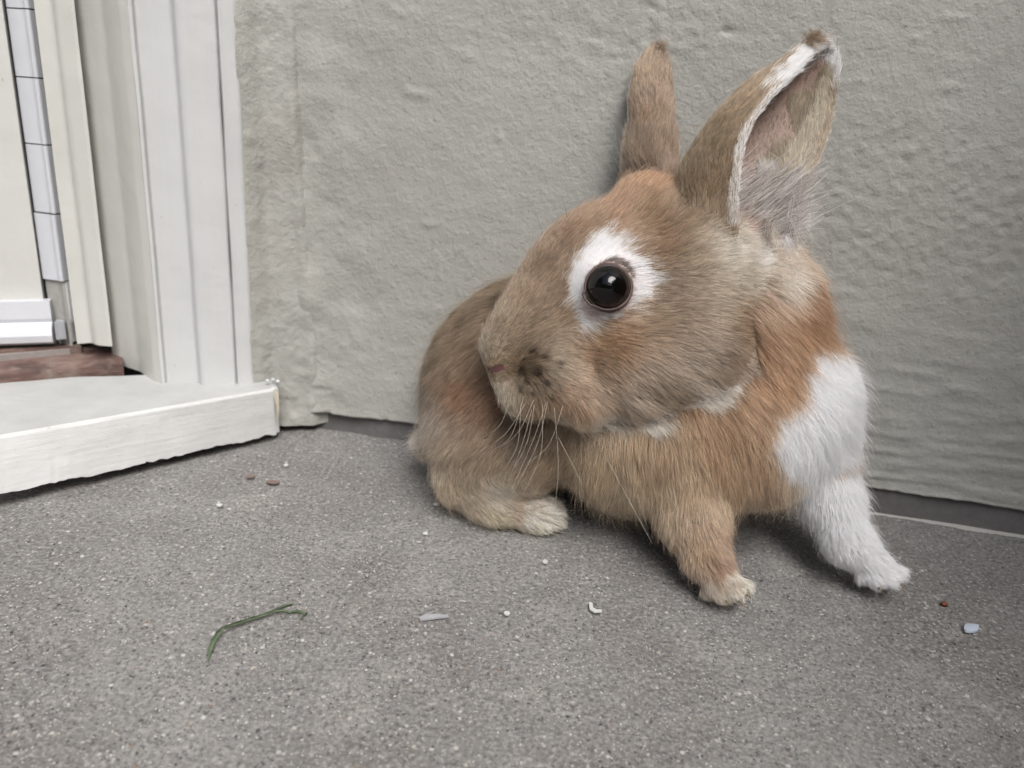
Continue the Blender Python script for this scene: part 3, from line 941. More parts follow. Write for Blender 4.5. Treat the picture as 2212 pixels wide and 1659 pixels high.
EYEW = [(1222, 600), (1220, 650), (1232, 688), (1244, 716), (1262, 704), (1298, 688), (1355, 670), (1392, 646), (1406, 610), (1398, 575), (1372, 548), (1335, 520), (1295, 512), (1266, 526), (1245, 556)]
SHW = [(1735, 742), (1768, 738), (1790, 745), (1808, 712), (1900, 780), (1900, 955), (1850, 962), (1815, 995), (1745, 1022), (1690, 1000), (1662, 955), (1642, 930), (1678, 880), (1716, 850)]


def idw(x, y, tab, pw=2.6):
    tab = np.asarray(tab, float); r = np.zeros((len(x), tab.shape[1] - 2)); w = np.zeros(len(x))
    for row in tab:
        k = 1 / ((x - row[0]) ** 2 + (y - row[1]) ** 2 + 160) ** (pw / 2)
        r += k[:, None] * row[2:]; w += k
    return r / w[:, None]


def ear_uv(P, S):
    D, J = nearest2(P, S.reshape(-1, 3)); nt, nw, _ = S.shape
    return (J // nw) / (nt - 1), (J % nw) / (nw - 1)


# sheet normal, used to tell the inside of an ear from its back
def ear_side(P, S, inner):
    nt, nw, _ = S.shape; dt = np.gradient(S, axis=0); dw = np.gradient(S, axis=1); Nn = np.cross(dt, dw); Nn /= np.linalg.norm(Nn, axis=-1)[..., None] + 1e-12
    D, J = nearest2(P, S.reshape(-1, 3)); Nf = Nn.reshape(-1, 3)[J]
    q = ((P - S.reshape(-1, 3)[J]) * Nf).sum(1)
    T = dt.reshape(-1, 3)[J]; T = T / (np.linalg.norm(T, axis=1)[:, None] + 1e-12)
    Wd = dw.reshape(-1, 3)[J]; Wd = Wd / (np.linalg.norm(Wd, axis=1)[:, None] + 1e-12)
    return q * inner, (J // nw) / (nt - 1), (J % nw) / (nw - 1), T, Wd


# which side of the sheets is the hollow
def hollow_sign(S):
    nt, nw, _ = S.shape; i = nt // 2; dt = S[i + 1, nw // 2] - S[i - 1, nw // 2]; dw = S[i, nw // 2 + 1] - S[i, nw // 2 - 1]
    Nn = np.cross(dt, dw); c = (S[i, 0] + S[i, -1]) / 2 - S[i, nw // 2]
    return 1.0 if Nn @ c > 0 else -1.0


def sample_roots(Nh):
    tri = np.concatenate([BQ[:, [0, 1, 2]], BQ[:, [0, 2, 3]]])
    a, b, c = BV[tri[:, 0]], BV[tri[:, 1]], BV[tri[:, 2]]
    ar = np.linalg.norm(np.cross(b - a, c - a), axis=1) / 2
    n = BN[tri].mean(1); n /= np.linalg.norm(n, axis=1)[:, None]
    ctr = (a + b + c) / 3; v = ctr - np.array([0, 0, H]); v /= np.linalg.norm(v, axis=1)[:, None]
    facing = -(n * v).sum(1)
    w = ar * np.where(facing > -.25, 1.0, .30) * np.where(ctr[:, 2] < .0008, 0.02, 1)
    rp = part_of(ctr)[0]; w *= np.array([.85, 1.1, 1.35, 1.25, 1.1])[rp]
    cx_, cy_ = PX(ctr); w *= np.where((rp == 2) & (cx_ < 1260), 1.9, 1)
    t = RNG.choice(len(tri), Nh, p=w / w.sum()); r1 = np.sqrt(RNG.random(Nh)); r2 = RNG.random(Nh)
    u = np.stack([1 - r1, r1 * (1 - r2), r1 * r2], 1)
    P = (BV[tri[t]] * u[:, :, None]).sum(1); N = (BN[tri[t]] * u[:, :, None]).sum(1); N /= np.linalg.norm(N, axis=1)[:, None]
    return P, N


def TAB(T, g): return T['body'] + T['leg'] if g in ('body', 'leg') else T[g]


NHAIR = 600000
HP, HN = sample_roots(NHAIR)
HG, HD = part_of(HP)
hx, hy = PX(HP)
jx = hx + 9 * vnoise(HP, 320, 1) + 5 * RNG.normal(size=NHAIR); jy = hy + 9 * vnoise(HP, 320, 2) + 5 * RNG.normal(size=NHAIR)

colr = np.zeros((NHAIR, 3)); dirv = np.zeros((NHAIR, 3)); leng = np.full(NHAIR, .008); lift = np.full(NHAIR, .30); rad = np.full(NHAIR, .000055)
curl = np.zeros(NHAIR); keep = np.ones(NHAIR, bool); tick = np.zeros(NHAIR); clumpk = np.full(NHAIR, .45)
for gi, g in enumerate(PARTS):
    m = HG == gi
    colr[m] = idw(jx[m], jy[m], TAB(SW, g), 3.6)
    d = idw(hx[m], hy[m], TAB(FL, g), 3.0); dirv[m] = d[:, :1] * CR + d[:, 1:2] * CU + d[:, 2:3] * CF
isb, isl, ish, isn, isf = [HG == i for i in range(5)]
# lengths
leng[isb] = .0105; lift[isb] = .34; leng[isl] = .0050; lift[isl] = .30; leng[ish] = .0058; lift[ish] = .22; rad[ish] = .000043; rad[isb] = .000046
mz = np.clip((1290 - hx) / 180, 0, 1)
leng[ish] = (.0058 - .0026 * mz)[ish]; rad[ish] = (.000043 + .000010 * mz)[ish]; clumpk[ish] = (.45 - .15 * mz)[ish]
leng[ish & (hy > 850) & (hx > 1230)] = .0085
low = ish & (hy > 780) & (hx > 1400); leng[low] = .0080
de = np.hypot(hx - 1313, hy - 621); eyeN = ish & (de < 75) & (HP @ CF < EYE @ CF + .012)
leng[eyeN] = .0022 + .0028 * np.clip((de[eyeN] - 48) / 27, 0, 1); rad[eyeN] *= .8
keep &= ~(ish & (np.linalg.norm(HP - EYE, axis=1) < EYR * 1.04))
_q = np.clip((hx - 1061) / 22, 0, 1); nos = np.hypot(hx - 1061 - 22 * _q, hy - 802 + 8 * _q); keep &= ~(ish & (nos < 6.5) & (HP @ CF < .30))
leng[ish & (nos < 32)] = .0022
chest = isb & (hx > 1350) & (hy > 850); leng[chest] = .0098 + .003 * vnoise(HP[chest], 110, 8); clumpk[chest] = .62
hk = np.clip((HP[:, 2] - .014) / .040, 0, 1); lf_ = isl & (hx > 1350); leng[lf_] = (.0036 + .0052 * hk)[lf_]; lb_ = isb & (hx > 1350) & (HP[:, 2] < .06); leng[lb_] = (.0056 + .0066 * np.clip(HP[:, 2] / .06, 0, 1))[lb_]
hf = isl & (hx < 1260); leng[hf] = .0050; lift[hf] = .36; clumpk[hf] = .7
toe = isl & (HP[:, 2] < .010) & (hx > 1260); leng[toe] = .0032; lift[toe] = .18
backp = isb & (hx < 1250); leng[backp] = .0074; lift[backp] = .28
mane = ((ish & (hx > 1590) & (hy < 700) & (hy > 500)) | (isb & (hy < 640) & (hx > 1560)))
leng[mane] = .006 + .006 * RNG.random(mane.sum()) ** 2; clumpk[mane] = .8
shw = poly_in(jx, jy, SHW) & isb; colr[shw] = (236, 237, 240); leng[shw] = .0085; lift[shw] = .42; clumpk[shw] = .25
wl_ = isl & (jx > 1700); colr[wl_] = (232, 231, 226)
wl2 = isb & (jx > 1735) & (jy > 1000) & ~shw; colr[wl2] = (230, 228, 222)
_sd = np.full(NHAIR, 1e9)
for (a, b), (c, d) in (((1800, 1008), (1840, 990)), ((1840, 990), (1885, 968))):
    t = np.clip(((jx - a) * (c - a) + (jy - b) * (d - b)) / ((c - a) ** 2 + (d - b) ** 2), 0, 1); _sd = np.minimum(_sd, np.hypot(jx - a - t * (c - a), jy - b - t * (d - b)))
st_ = (isb | isl) & (_sd < 5 + 10 * np.clip((jx - 1810) / 60, 0, 1)) & (RNG.random(NHAIR) < .75); colr[st_] = (200, 160, 122)
soil_tone = isl & (HP[:, 2] < .0075) ; k = np.clip((.0075 - HP[soil_tone, 2]) / .006, 0, 1)[:, None] * .75
colr[soil_tone] = colr[soil_tone] * (1 - k) + np.array((172, 168, 126)) * k
_kx, _ky = hx + 14 * vnoise(HP, 260, 51) + 8 * RNG.normal(size=NHAIR), hy + 14 * vnoise(HP, 260, 52) + 8 * RNG.normal(size=NHAIR)
tf = isl & (HP[:, 2] < .017) & (((hx > 1560) & (hx < 1700)) | ((hx > 1120) & (hx < 1260))) & (vnoise(HP, 220, 61) > -.15); colr[tf] = (212, 202, 180)
ew = poly_in(_kx, _ky, EYEW) & ish; colr[ew] = (232, 228, 226)
canth = ish & (np.hypot((hx - 1266), (hy - 668)) < 20); colr[canth] = (196, 174, 170)
lid = ish & (de < 51 + 13 * np.exp(-((hx - 1335) / 34) ** 2)) & (hy < 602); colr[lid] = (100, 88, 84); leng[lid] = .0034; lift[lid] = .3
lid2 = ish & (de < 54) & (hy >= 596); colr[lid2] = (150, 130, 126)
_v = HP - np.array([0, 0, H]); _v /= np.linalg.norm(_v, axis=1)[:, None]; fac = -(HN * _v).sum(1)
und = ish & (HN @ CU < -.45) & (fac < .42) & (hx > 1260); k = np.clip((.42 - fac[und]) / .22, 0, 1)[:, None]
colr[und] = colr[und] * (1 - k) + np.array((226, 220, 210)) * k; leng[und] = .0075; lift[und] = .42
def seg_d(x, y, pl):
    r = np.full(len(x), 1e9)
    for (a, b), (c, d) in zip(pl, pl[1:]):
        t = np.clip(((x - a) * (c - a) + (y - b) * (d - b)) / ((c - a) ** 2 + (d - b) ** 2), 0, 1)
        r = np.minimum(r, np.hypot(x - a - t * (c - a), y - b - t * (d - b)))
    return r


_jd = seg_d(hx, hy, [(1240, 925), (1290, 940), (1400, 930), (1500, 890), (1568, 842)])
_jk = .85 * np.clip((20 + 9 * vnoise(HP, 300, 21) - _jd) / 20, 0, 1) * ish; colr = colr * (1 - _jk[:, None]) + np.array((204, 190, 168)) * _jk[:, None]
leng = np.where(_jk > .3, .0082, leng); lift = np.where(_jk > .3, .36, lift)
# whisker bed: dark little rosettes
_wb = np.exp(-(((hx - 1148) / 52) ** 2 + ((hy - 795) / 48) ** 2)); q = ish & (_wb > .1)
colr[q] *= (1 - .30 * _wb[q] * (1 + .6 * vnoise(HP[q], 520, 15)))[:, None]; leng[q] += .0008 * _wb[q]; lift[q] += .15 * _wb[q] * (1 + vnoise(HP[q], 500, 16))
for (x, y, r0) in ((1142, 766, 5), (1166, 774, 4), (1196, 783, 5), (1153, 798, 6), (1121, 800, 4), (1137, 814, 4), (1170, 820, 5), (1148, 838, 4), (1124, 830, 3), (1186, 850, 3), (1128, 782, 3)):
    q = ish & (np.hypot(hx - x, hy - y) < 1.25 * r0 * (1 + .5 * vnoise(HP, 900, 3))); colr[q] *= .42; leng[q] = .0036; lift[q] = .7
# agouti ticking
tick[isb & (hx < 1300)] = .42; tick[isb & (hx >= 1300)] = .05; tick[ish] = .10; tick[ish & (hy < 760)] = .24; tick[isn | isf] = .2; tick[shw | wl_ | wl2 | ew] = 0
band = .5 + .5 * vnoise(HP * np.array([1, 1, 1]), 210, 14); dk = isb & (hx < 1290) & (hy < 900)
colr[dk] *= (1 - .06 - .36 * np.clip(band * 1.8 - .7, 0, 1) * np.clip((900 - hy) / 200, 0, 1))[dk][:, None]
# ears
for gi, S in ((3, NEAR), (4, FAR)):
    m = np.where(HG == gi)[0]; inner = hollow_sign(S)
    q, tt, ww, T, Wd = ear_side(HP[m], S, inner)
    inside = q > .0003
    rim = (ww < .05) | (ww > .95) | (tt > .95)
    dirv[m] = T
    leng[m] = .0042; lift[m] = .16; rad[m] = .00005; clumpk[m] = .5
    if gi == 3:
        # hollow: bare pinkish skin in the middle, pale hair sweeping in from both rims
        i = m[inside]; w_ = ww[inside]; t_ = tt[inside]
        edge = np.minimum(w_, 1 - w_)
        fr_ = w_ < .5
        base = np.where(t_[:, None] < .35, (206, 198, 190), (150, 134, 112))
        colr[i] = base; colr[i[fr_ & (w_ < .09 + .05 * vnoise(HP[i], 400, 12))]] = (218, 212, 202)
        colr[i[(~fr_) & (t_ > .3)]] = (156, 138, 110); colr[i[(w_ > .86)]] = (196, 180, 150)
        sgn = np.where(fr_, 1, -1)[:, None]
        dirv[i] = T[inside] * .8 + Wd[inside] * sgn * np.where(fr_, .9, .35)[:, None]
        leng[i] = .0045 + .004 * np.clip(.6 - t_, 0, .6) / .6
        bare = (edge > .20 + .08 * vnoise(HP[i], 150, 9)) & (t_ > .2)
        keep[i[bare & (RNG.random(len(i)) > .3)]] = False
        leng[i[bare]] = .0026; colr[i[bare]] = (146, 122, 108)
        lowi = (t_ < .27 + .04 * vnoise(HP[i], 200, 6)); leng[i[lowi]] = .009 + .011 * RNG.random(lowi.sum()); lift[i[lowi]] = .12; clumpk[i[lowi]] = .9; rad[i[lowi]] = .00006; keep[i[lowi & (RNG.random(len(i)) < .72)]] = False; colr[i[lowi]] = np.where(RNG.random(lowi.sum())[:, None] < .35, (212, 206, 200), (150, 136, 126))
        dirv[i[lowi]] = CR * .75 + CU * .55
        rm = m[rim & (tt > .15)]; tr = tt[rim & (tt > .15)]; wr = ww[rim & (tt > .15)]
        colr[rm] = np.where((RNG.random(len(rm)) < .55 + .5 * tr)[:, None], (226, 221, 210), (178, 162, 138)); colr[rm[(wr > .9) & (tr < .9)]] = (198, 180, 148); leng[rm] = .0032; lift[rm] = .2
        fr2 = rm[wr < .1]; dirv[fr2] = T[rim & (tt > .15)][wr < .1] * 1.0 + Wd[rim & (tt > .15)][wr < .1] * .2
        tip = m[poly_in(jx[m], jy[m], [(1630, 200), (1690, 138), (1740, 82), (1800, 70), (1830, 110), (1824, 215), (1806, 200), (1796, 158), (1770, 142), (1735, 156), (1690, 184)])]; colr[tip] = (234, 230, 218); leng[tip] = .0050
    else:
        i = m[inside]; colr[i] = (190, 170, 148)
        rm = m[(ww < .12)]; tr = tt[ww < .12]; colr[rm] = np.where(tr[:, None] > .35, (228, 222, 210), (180, 160, 136)); leng[rm] = .003
        lo_ = m[tt < .35]; leng[lo_] = .007; clumpk[lo_] = .7
HP, HN, HG, hx, hy, colr, dirv, leng, lift, rad, tick, clumpk = [a[keep] for a in (HP, HN, HG, hx, hy, colr, dirv, leng, lift, rad, tick, clumpk)]


# special long hairs: tip tufts, mane wisps
def extra(p0, n, spread, dir_, ln, lnv, color, lf=.2, grp=2, ck=.8, r=.00005):
    global HP, HN, HG, hx, hy, colr, dirv, leng, lift, rad, tick, clumpk
    d = (dir_[0] * CR + dir_[1] * CU + dir_[2] * CF); d = d / np.linalg.norm(d)
    P = p0 + RNG.normal(size=(n, 3)) * spread
    N = np.tile(d, (n, 1)) + RNG.normal(size=(n, 3)) * .05
    HP = np.concatenate([HP, P]); HN = np.concatenate([HN, N / np.linalg.norm(N, axis=1)[:, None]]); HG = np.concatenate([HG, np.full(n, grp)])
    x, y = PX(P); hx = np.concatenate([hx, x]); hy = np.concatenate([hy, y])
    colr = np.concatenate([colr, np.tile(np.array(color, float), (n, 1))]); dirv = np.concatenate([dirv, np.tile(d, (n, 1))])
    leng = np.concatenate([leng, ln + lnv * RNG.random(n)]); lift = np.concatenate([lift, np.full(n, lf)]); rad = np.concatenate([rad, np.full(n, r)])
    tick = np.concatenate([tick, np.zeros(n)]); clumpk = np.concatenate([clumpk, np.full(n, ck)])


for (x, y, dx_, ln, n) in ((1738, 98, .75, .006, 160), (1752, 90, .5, .007, 170), (1762, 82, .1, .0062, 170), (1764, 72, -.35, .0048, 120)):
    extra(W(x, y, .290), n, .00045, (dx_, 1, 0), ln * .95, ln * .4, (138, 108, 78), grp=3, ck=.9, lf=.02)
extra(W(1425, 106, .322), 260, .0013, (.05, 1, 0), .003, .0035, (150, 120, 90), grp=4, ck=.8)
for (x, y, n, dx_, dy_, ln) in ((1700, 468, 60, 1, .12, .020), (1712, 480, 40, 1, .05, .026), (1700, 512, 90, 1, .02, .016), (1690, 540, 70, 1, -.12, .012), (1680, 560, 90, 1, -.42, .016), (1700, 575, 60, 1, -.62, .018),
                                (1650, 590, 120, 1, -.30, .013), (1640, 550, 120, 1, -.1, .012), (1660, 500, 120, 1, .25, .012), (1600, 580, 90, 1, -.25, .012)):
    extra(W(x, y, .297), n, .0009, (dx_, dy_, -.05), ln * .7, ln * .5, (228, 222, 214) if n < 100 else (206, 192, 172), ck=.9, lf=.1, r=.000045)


NH = len(HP)
# ------------------------------------------------------------------ grow the strands
dirv += (.30 * vnoise(HP, 130, 31))[:, None] * CR + (.30 * vnoise(HP, 130, 32))[:, None] * CU + (.25 * vnoise(HP, 130, 33))[:, None] * CF
dirv += RNG.normal(size=(NH, 3)) * .12
Tn = dirv - (dirv * HN).sum(1)[:, None] * HN; Tn /= np.linalg.norm(Tn, axis=1)[:, None] + 1e-9
leng = leng * (.72 + .5 * RNG.random(NH))
_gh = (RNG.random(NH) < .035) & (leng > .003); leng = np.where(_gh, leng * 1.55, leng); rad = np.where(_gh, rad * .7, rad); clumpk = np.where(_gh, 0, clumpk)
lift = lift * (1 + .6 * _gh + .35 * vnoise(HP, 170, 44) + .25 * RNG.normal(size=NH))
NP = 6
TS = np.linspace(0, 1, NP)
PTS = np.empty((NH, NP, 3)); PTS[:, 0] = HP - HN * .0003
cur = PTS[:, 0].copy(); seg = leng / (NP - 1)
for i in range(1, NP):
    t = TS[i - 1] + .5 / (NP - 1)
    up_ = np.clip(lift * (2.3 - 2.2 * t), .02, 2)
    d = Tn + HN * up_[:, None]; d /= np.linalg.norm(d, axis=1)[:, None]
    d[:, 2] -= .06 * t
    cur = cur + d * seg[:, None]; PTS[:, i] = cur
# clumping towards leaders
nl = NH // 11; lead = RNG.choice(NH, nl, replace=False)
KD = kdtree.KDTree(nl)
for i, j in enumerate(lead): KD.insert(HP[j].tolist(), i)
KD.balance()
near_i = np.array([KD.find(p)[1] for p in HP.tolist()])
L = lead[near_i]; okc = (HG[L] == HG) & (np.linalg.norm(HP[L] - HP, axis=1) < .004)
lt = PTS[L]; amt = (clumpk * okc)[:, None] * (TS[None, :] ** 1.6)
sc_ = np.minimum(leng / leng[L], 1.3)
tgt = HP[L][:, None, :] + (lt - HP[L][:, None, :]) * sc_[:, None, None]
PTS = PTS + (tgt - PTS) * amt[:, :, None]
PTS += RNG.normal(size=(NH, 1, 3)) * (TS ** 2)[None, :, None] * (leng * .05)[:, None, None]
PTS[:, :, 2] = np.maximum(PTS[:, :, 2], .0003 + .0004 * RNG.random(NH)[:, None])
# (tone of each strand)
# strand colours: darker root, own tint, ticked tips
_g = colr.mean(1)[:, None]; _s = np.select([HG == 2, HG > 2], [.60, .62], .60 * (.96 + .06 * (hx > 1500)))[:, None]; _w = np.clip((colr.min(1) - 190) / 25, 0, 1)[:, None]; colr = (_g + (colr - _g) * _s) * (.90 + .12 * _w); colr[:, 0] += 2.5 * (1 - _w[:, 0]); colr[:, 1] += .6 * (1 - _w[:, 0]); colr[:, 2] -= 1.5 * (1 - _w[:, 0])
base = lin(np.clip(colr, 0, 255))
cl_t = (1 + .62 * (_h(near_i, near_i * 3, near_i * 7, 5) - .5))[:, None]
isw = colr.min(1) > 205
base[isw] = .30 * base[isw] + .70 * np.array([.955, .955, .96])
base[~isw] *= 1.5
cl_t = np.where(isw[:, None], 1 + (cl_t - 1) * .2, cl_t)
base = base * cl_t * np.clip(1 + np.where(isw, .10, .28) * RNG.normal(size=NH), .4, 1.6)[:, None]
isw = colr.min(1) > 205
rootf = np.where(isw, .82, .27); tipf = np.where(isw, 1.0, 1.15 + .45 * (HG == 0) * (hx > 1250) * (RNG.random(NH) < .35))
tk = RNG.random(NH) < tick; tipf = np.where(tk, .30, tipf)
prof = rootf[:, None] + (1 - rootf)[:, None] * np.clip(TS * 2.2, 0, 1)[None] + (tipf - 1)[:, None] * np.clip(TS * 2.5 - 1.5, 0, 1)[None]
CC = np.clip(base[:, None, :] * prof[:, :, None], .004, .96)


def mat_fur():
    m = bpy.data.materials.new('fur'); m.use_nodes = True; n = m.node_tree.nodes; l = m.node_tree.links
    n.remove(n['Principled BSDF']); out = n['Material Output']
    a = n.new('ShaderNodeAttribute'); a.attribute_name = 'coat'
    h = n.new('ShaderNodeBsdfHairPrincipled'); h.parametrization = 'COLOR'
    l.new(a.outputs['Color'], h.inputs['Color'])
    h.inputs['Roughness'].default_value = .45; h.inputs['Radial Roughness'].default_value = .75; h.inputs['IOR'].default_value = 1.5
    df = n.new('ShaderNodeBsdfDiffuse'); l.new(a.outputs['Color'], df.inputs['Color'])
    mx = n.new('ShaderNodeMixShader'); mx.inputs[0].default_value = .42; l.new(h.outputs[0], mx.inputs[1]); l.new(df.outputs[0], mx.inputs[2])
    l.new(mx.outputs[0], out.inputs['Surface'])
    return m


MFUR = mat_fur()


def hair_obj(name, sel, parent, mat=MFUR):
    P = PTS[sel]; n, k, _ = P.shape
    hc = bpy.data.hair_curves.new(name); hc.add_curves([k] * n)
    hc.attributes['position'].data.foreach_set('vector', P.astype(np.float32).ravel())
    ra = hc.attributes.get('radius') or hc.attributes.new('radius', 'FLOAT', 'POINT')
    tp = np.array([1, 1, .95, .8, .55, .12]); ra.data.foreach_set('value', (rad[sel][:, None] * tp[None]).astype(np.float32).ravel())
    ca = hc.attributes.new('coat', 'FLOAT_COLOR', 'POINT')
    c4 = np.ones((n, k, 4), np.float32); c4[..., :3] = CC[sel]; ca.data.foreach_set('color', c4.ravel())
    hc.materials.append(mat)
    return link(name, hc, parent)


t_ = NT('skin')
MSKIN = t_.fin(t_.attr('skin').outputs['Color'], .6, t_.bump(t_.noise(900, 3), .0002, .5))
t_.b.inputs['Subsurface Weight'].default_value = .0
body = mesh_obj('body', BV, BQ, MSKIN, rab)
bg_, _D = part_of(BV); bx, by = PX(BV)
sk = np.zeros((len(BV), 4), np.float32); sk[:, 3] = 1
for gi, g in enumerate(PARTS):
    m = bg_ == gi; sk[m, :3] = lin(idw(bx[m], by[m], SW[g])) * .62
m = (poly_in(bx, by, SHW) & (bg_ == 0)) | ((bg_ == 1) & (bx > 1700)); sk[m, :3] = lin((226, 224, 222))
m = poly_in(bx, by, EYEW) & (bg_ == 2); sk[m, :3] = lin((196, 180, 176))
m = (bg_ == 2) & (np.linalg.norm(BV - EYE, axis=1) < EYR * 1.10); sk[m, :3] = lin((96, 76, 72))
_q = np.clip((bx - 1061) / 22, 0, 1)
m = (bg_ == 2) & (np.hypot(bx - 1061 - 22 * _q, by - 802 + 8 * _q) < 10) & (BV @ CF < .305); sk[m, :3] = lin((78, 48, 46))
m = bg_ == 3; q_, tt_, ww_, _, _ = ear_side(BV[m], NEAR, hollow_sign(NEAR)); mm = np.where(m)[0][q_ > 0]; sk[mm, :3] = lin((134, 112, 100))
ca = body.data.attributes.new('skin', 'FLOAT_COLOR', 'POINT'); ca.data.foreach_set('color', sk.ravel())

tag(hair_obj('body_fur', np.where(HG == 0)[0], rab), kind='stuff')
tag(hair_obj('leg_fur', np.where(HG == 1)[0], rab), kind='stuff')
tag(hair_obj('head_fur', np.where(HG == 2)[0], rab), kind='stuff')
tag(hair_obj('ear_fur', np.where(HG == 3)[0], rab), 'pale-rimmed near ear', kind='stuff')
tag(hair_obj('ear_fur', np.where(HG == 4)[0], rab), 'tan back of the far ear', kind='stuff')


# ------------------------------------------------------------------ eye
def uvsphere(name, c, r, axis, mat, parent, bulge=0.0, nu=48, nv=32, cap=1.0):
    a = np.asarray(axis, float); a /= np.linalg.norm(a); e1 = np.cross(a, [0, 0, 1]); e1 /= np.linalg.norm(e1); e2 = np.cross(a, e1)
    V = []; Fc = []
    for i in range(nv + 1):
        th = math.pi * cap * i / nv; k = r * (1 + bulge * math.exp(-(th / .55) ** 2))
        for j in range(nu):
            ph = 2 * math.pi * j / nu
            V.append(np.asarray(c) + k * (math.cos(th) * a + math.sin(th) * (math.cos(ph) * e1 + math.sin(ph) * e2)))
    for i in range(nv):
        for j in range(nu):
            Fc.append((i * nu + j, (i + 1) * nu + j, (i + 1) * nu + (j + 1) % nu, i * nu + (j + 1) % nu))
    return mesh_obj(name, V, Fc, mat, parent)


def mat_eye():
    t = NT('eye'); a = t.n.new('ShaderNodeAttribute'); a.attribute_name = 'ring'
    c = t.ramp(a.outputs['Fac'], [(0, .002), (.33, .0025), (.42, lin((12, 7, 6))), (.72, lin((20, 10, 8))), (.9, lin((12, 7, 6))), (1, lin((8, 5, 5)))])
    return t.fin(c, .015, None, .38)


EA = -CF * .97 - CR * .12 + CU * .10
eye = uvsphere('eye', EYE, EYR, EA, mat_eye(), rab, .05)
_ev = np.array([v.co for v in eye.data.vertices]); _a = EA / np.linalg.norm(EA)
_ang = np.arccos(np.clip(((_ev - EYE) @ _a) / np.linalg.norm(_ev - EYE, axis=1), -1, 1)) / (math.pi / 2)
_r = eye.data.attributes.new('ring', 'FLOAT', 'POINT'); _r.data.foreach_set('value', np.clip(_ang / .95, 0, 1).astype(np.float32))


def tube(name, pts, radii, mat, parent, n=8, closed=False):
    pts = np.asarray(pts, float); m = len(pts); V = []; Fc = []
    for i in range(m):
        a = pts[(i + 1) % m] - pts[i - 1] if closed else pts[min(i + 1, m - 1)] - pts[max(i - 1, 0)]
        a /= np.linalg.norm(a) + 1e-12; e1 = np.cross(a, CF); e1 /= np.linalg.norm(e1) + 1e-12; e2 = np.cross(a, e1)
        for j in range(n):
            ph = 2 * math.pi * j / n; V.append(pts[i] + radii[i] * (math.cos(ph) * e1 + math.sin(ph) * e2))
    for i in range(m if closed else m - 1):
        for j in range(n):
            i2 = (i + 1) % m; Fc.append((i * n + j, i2 * n + j, i2 * n + (j + 1) % n, i * n + (j + 1) % n))
    return mesh_obj(name, V, Fc, mat, parent)


MLID = mat_flat('eyelid', (78, 62, 58), .5, .0001, 900, .2)
pts = []; rr = []
for k in range(48):
    a = 2 * math.pi * k / 48
    x = 1314 + 50 * math.cos(a) - (7 if math.cos(a) < -.5 and math.sin(a) > .2 else 0); y = 621 + 48 * math.sin(a)
    dz = .2745 + .0004 * abs(math.cos(a)); pts.append(W(x, y, dz)); rr.append(.00042 + .00025 * (math.cos(a) > .5))
lidring = tube('eyelid', spline(pts, 48), rr, MLID, rab, 8, True)
# lashes
LASH = []
for k in range(16):
    t = k / 15; x0 = 1280 + 75 * t; y0 = 588 - 16 * math.sin(math.pi * min(t * 1.1, 1))
    LASH.append([(x0, y0, 271.5), (x0 + 10 + 8 * t, y0 - 12 + 3 * t, 269.5), (x0 + 26 + 14 * t, y0 - 20 + 8 * t, 268.5)])
MLASH = mat_flat('lash', (62, 52, 46), .6)
for p in LASH:
    c = spline([W(a, b, d / 1000) for a, b, d in p], 6); tube('eyelash', c, np.linspace(.00008, .00002, 6), MLASH, rab, 4)

# whiskers, each traced as its own hair
MWP = mat_flat('pale_whisker', (190, 182, 168), .35); MWD = mat_flat('dark_whisker', (66, 56, 50), .35)
WH = [(0, (1108, 880, 280), (1105, 940, 272), (1066, 972, 266)), (0, (1120, 880, 279), (1118, 960, 268), (1090, 1012, 262)), (0, (1150, 880, 276), (1152, 950, 262), (1102, 1064, 250)),
      (0, (1156, 882, 276), (1160, 960, 262), (1106, 1068, 251)), (0, (1138, 885, 277), (1140, 950, 264), (1112, 1010, 258)), (0, (1182, 890, 276), (1186, 960, 266), (1140, 1000, 262)),
      (0, (1130, 880, 278), (1122, 930, 270), (1085, 965, 266)), (0, (1192, 900, 277), (1206, 1010, 262), (1192, 1150, 252)), (1, (1172, 830, 274), (1178, 900, 266), (1184, 920, 264)),
      (1, (1176, 870, 274), (1200, 930, 266), (1206, 960, 262)), (0, (1206, 945, 264), (1240, 1010, 258), (1257, 1048, 254)), (1, (1205, 830, 274), (1235, 880, 266), (1262, 925, 262)),
      (0, (1310, 990, 262), (1380, 1120, 250), (1408, 1172, 246)), (1, (1060, 745, 279), (1085, 752, 276), (1112, 762, 274)),
      (0, (1178, 500, 285), (1155, 535, 283), (1146, 560, 282)), (1, (1172, 505, 285), (1158, 465, 284), (1118, 415, 282)), (1, (1225, 470, 290), (1215, 430, 289), (1190, 398, 288)),
      (1, (1140, 545, 286), (1115, 528, 285), (1060, 525, 284)), (0, (1135, 890, 278), (1128, 960, 268), (1098, 1040, 258)), (0, (1165, 895, 276), (1168, 980, 264), (1130, 1065, 256)),
      (0, (1098, 870, 280), (1085, 910, 276), (1062, 935, 273)), (0, (1112, 885, 280), (1098, 930, 274), (1070, 955, 270))]
for k, a, b, c in WH:
    if 865 < a[1] < 905: a = (a[0] + 26 - random.random() * 30 + 8, a[1] - 4 - 22 * random.random(), 275.5)
    P3 = spline([W(x, y, d / 1000) for x, y, d in (a, b, c)], 14)
    tube('whisker', P3, np.linspace((.00005 if k == 0 else .00007), .00002, 14), MWD if k else MWP, rab, 5)

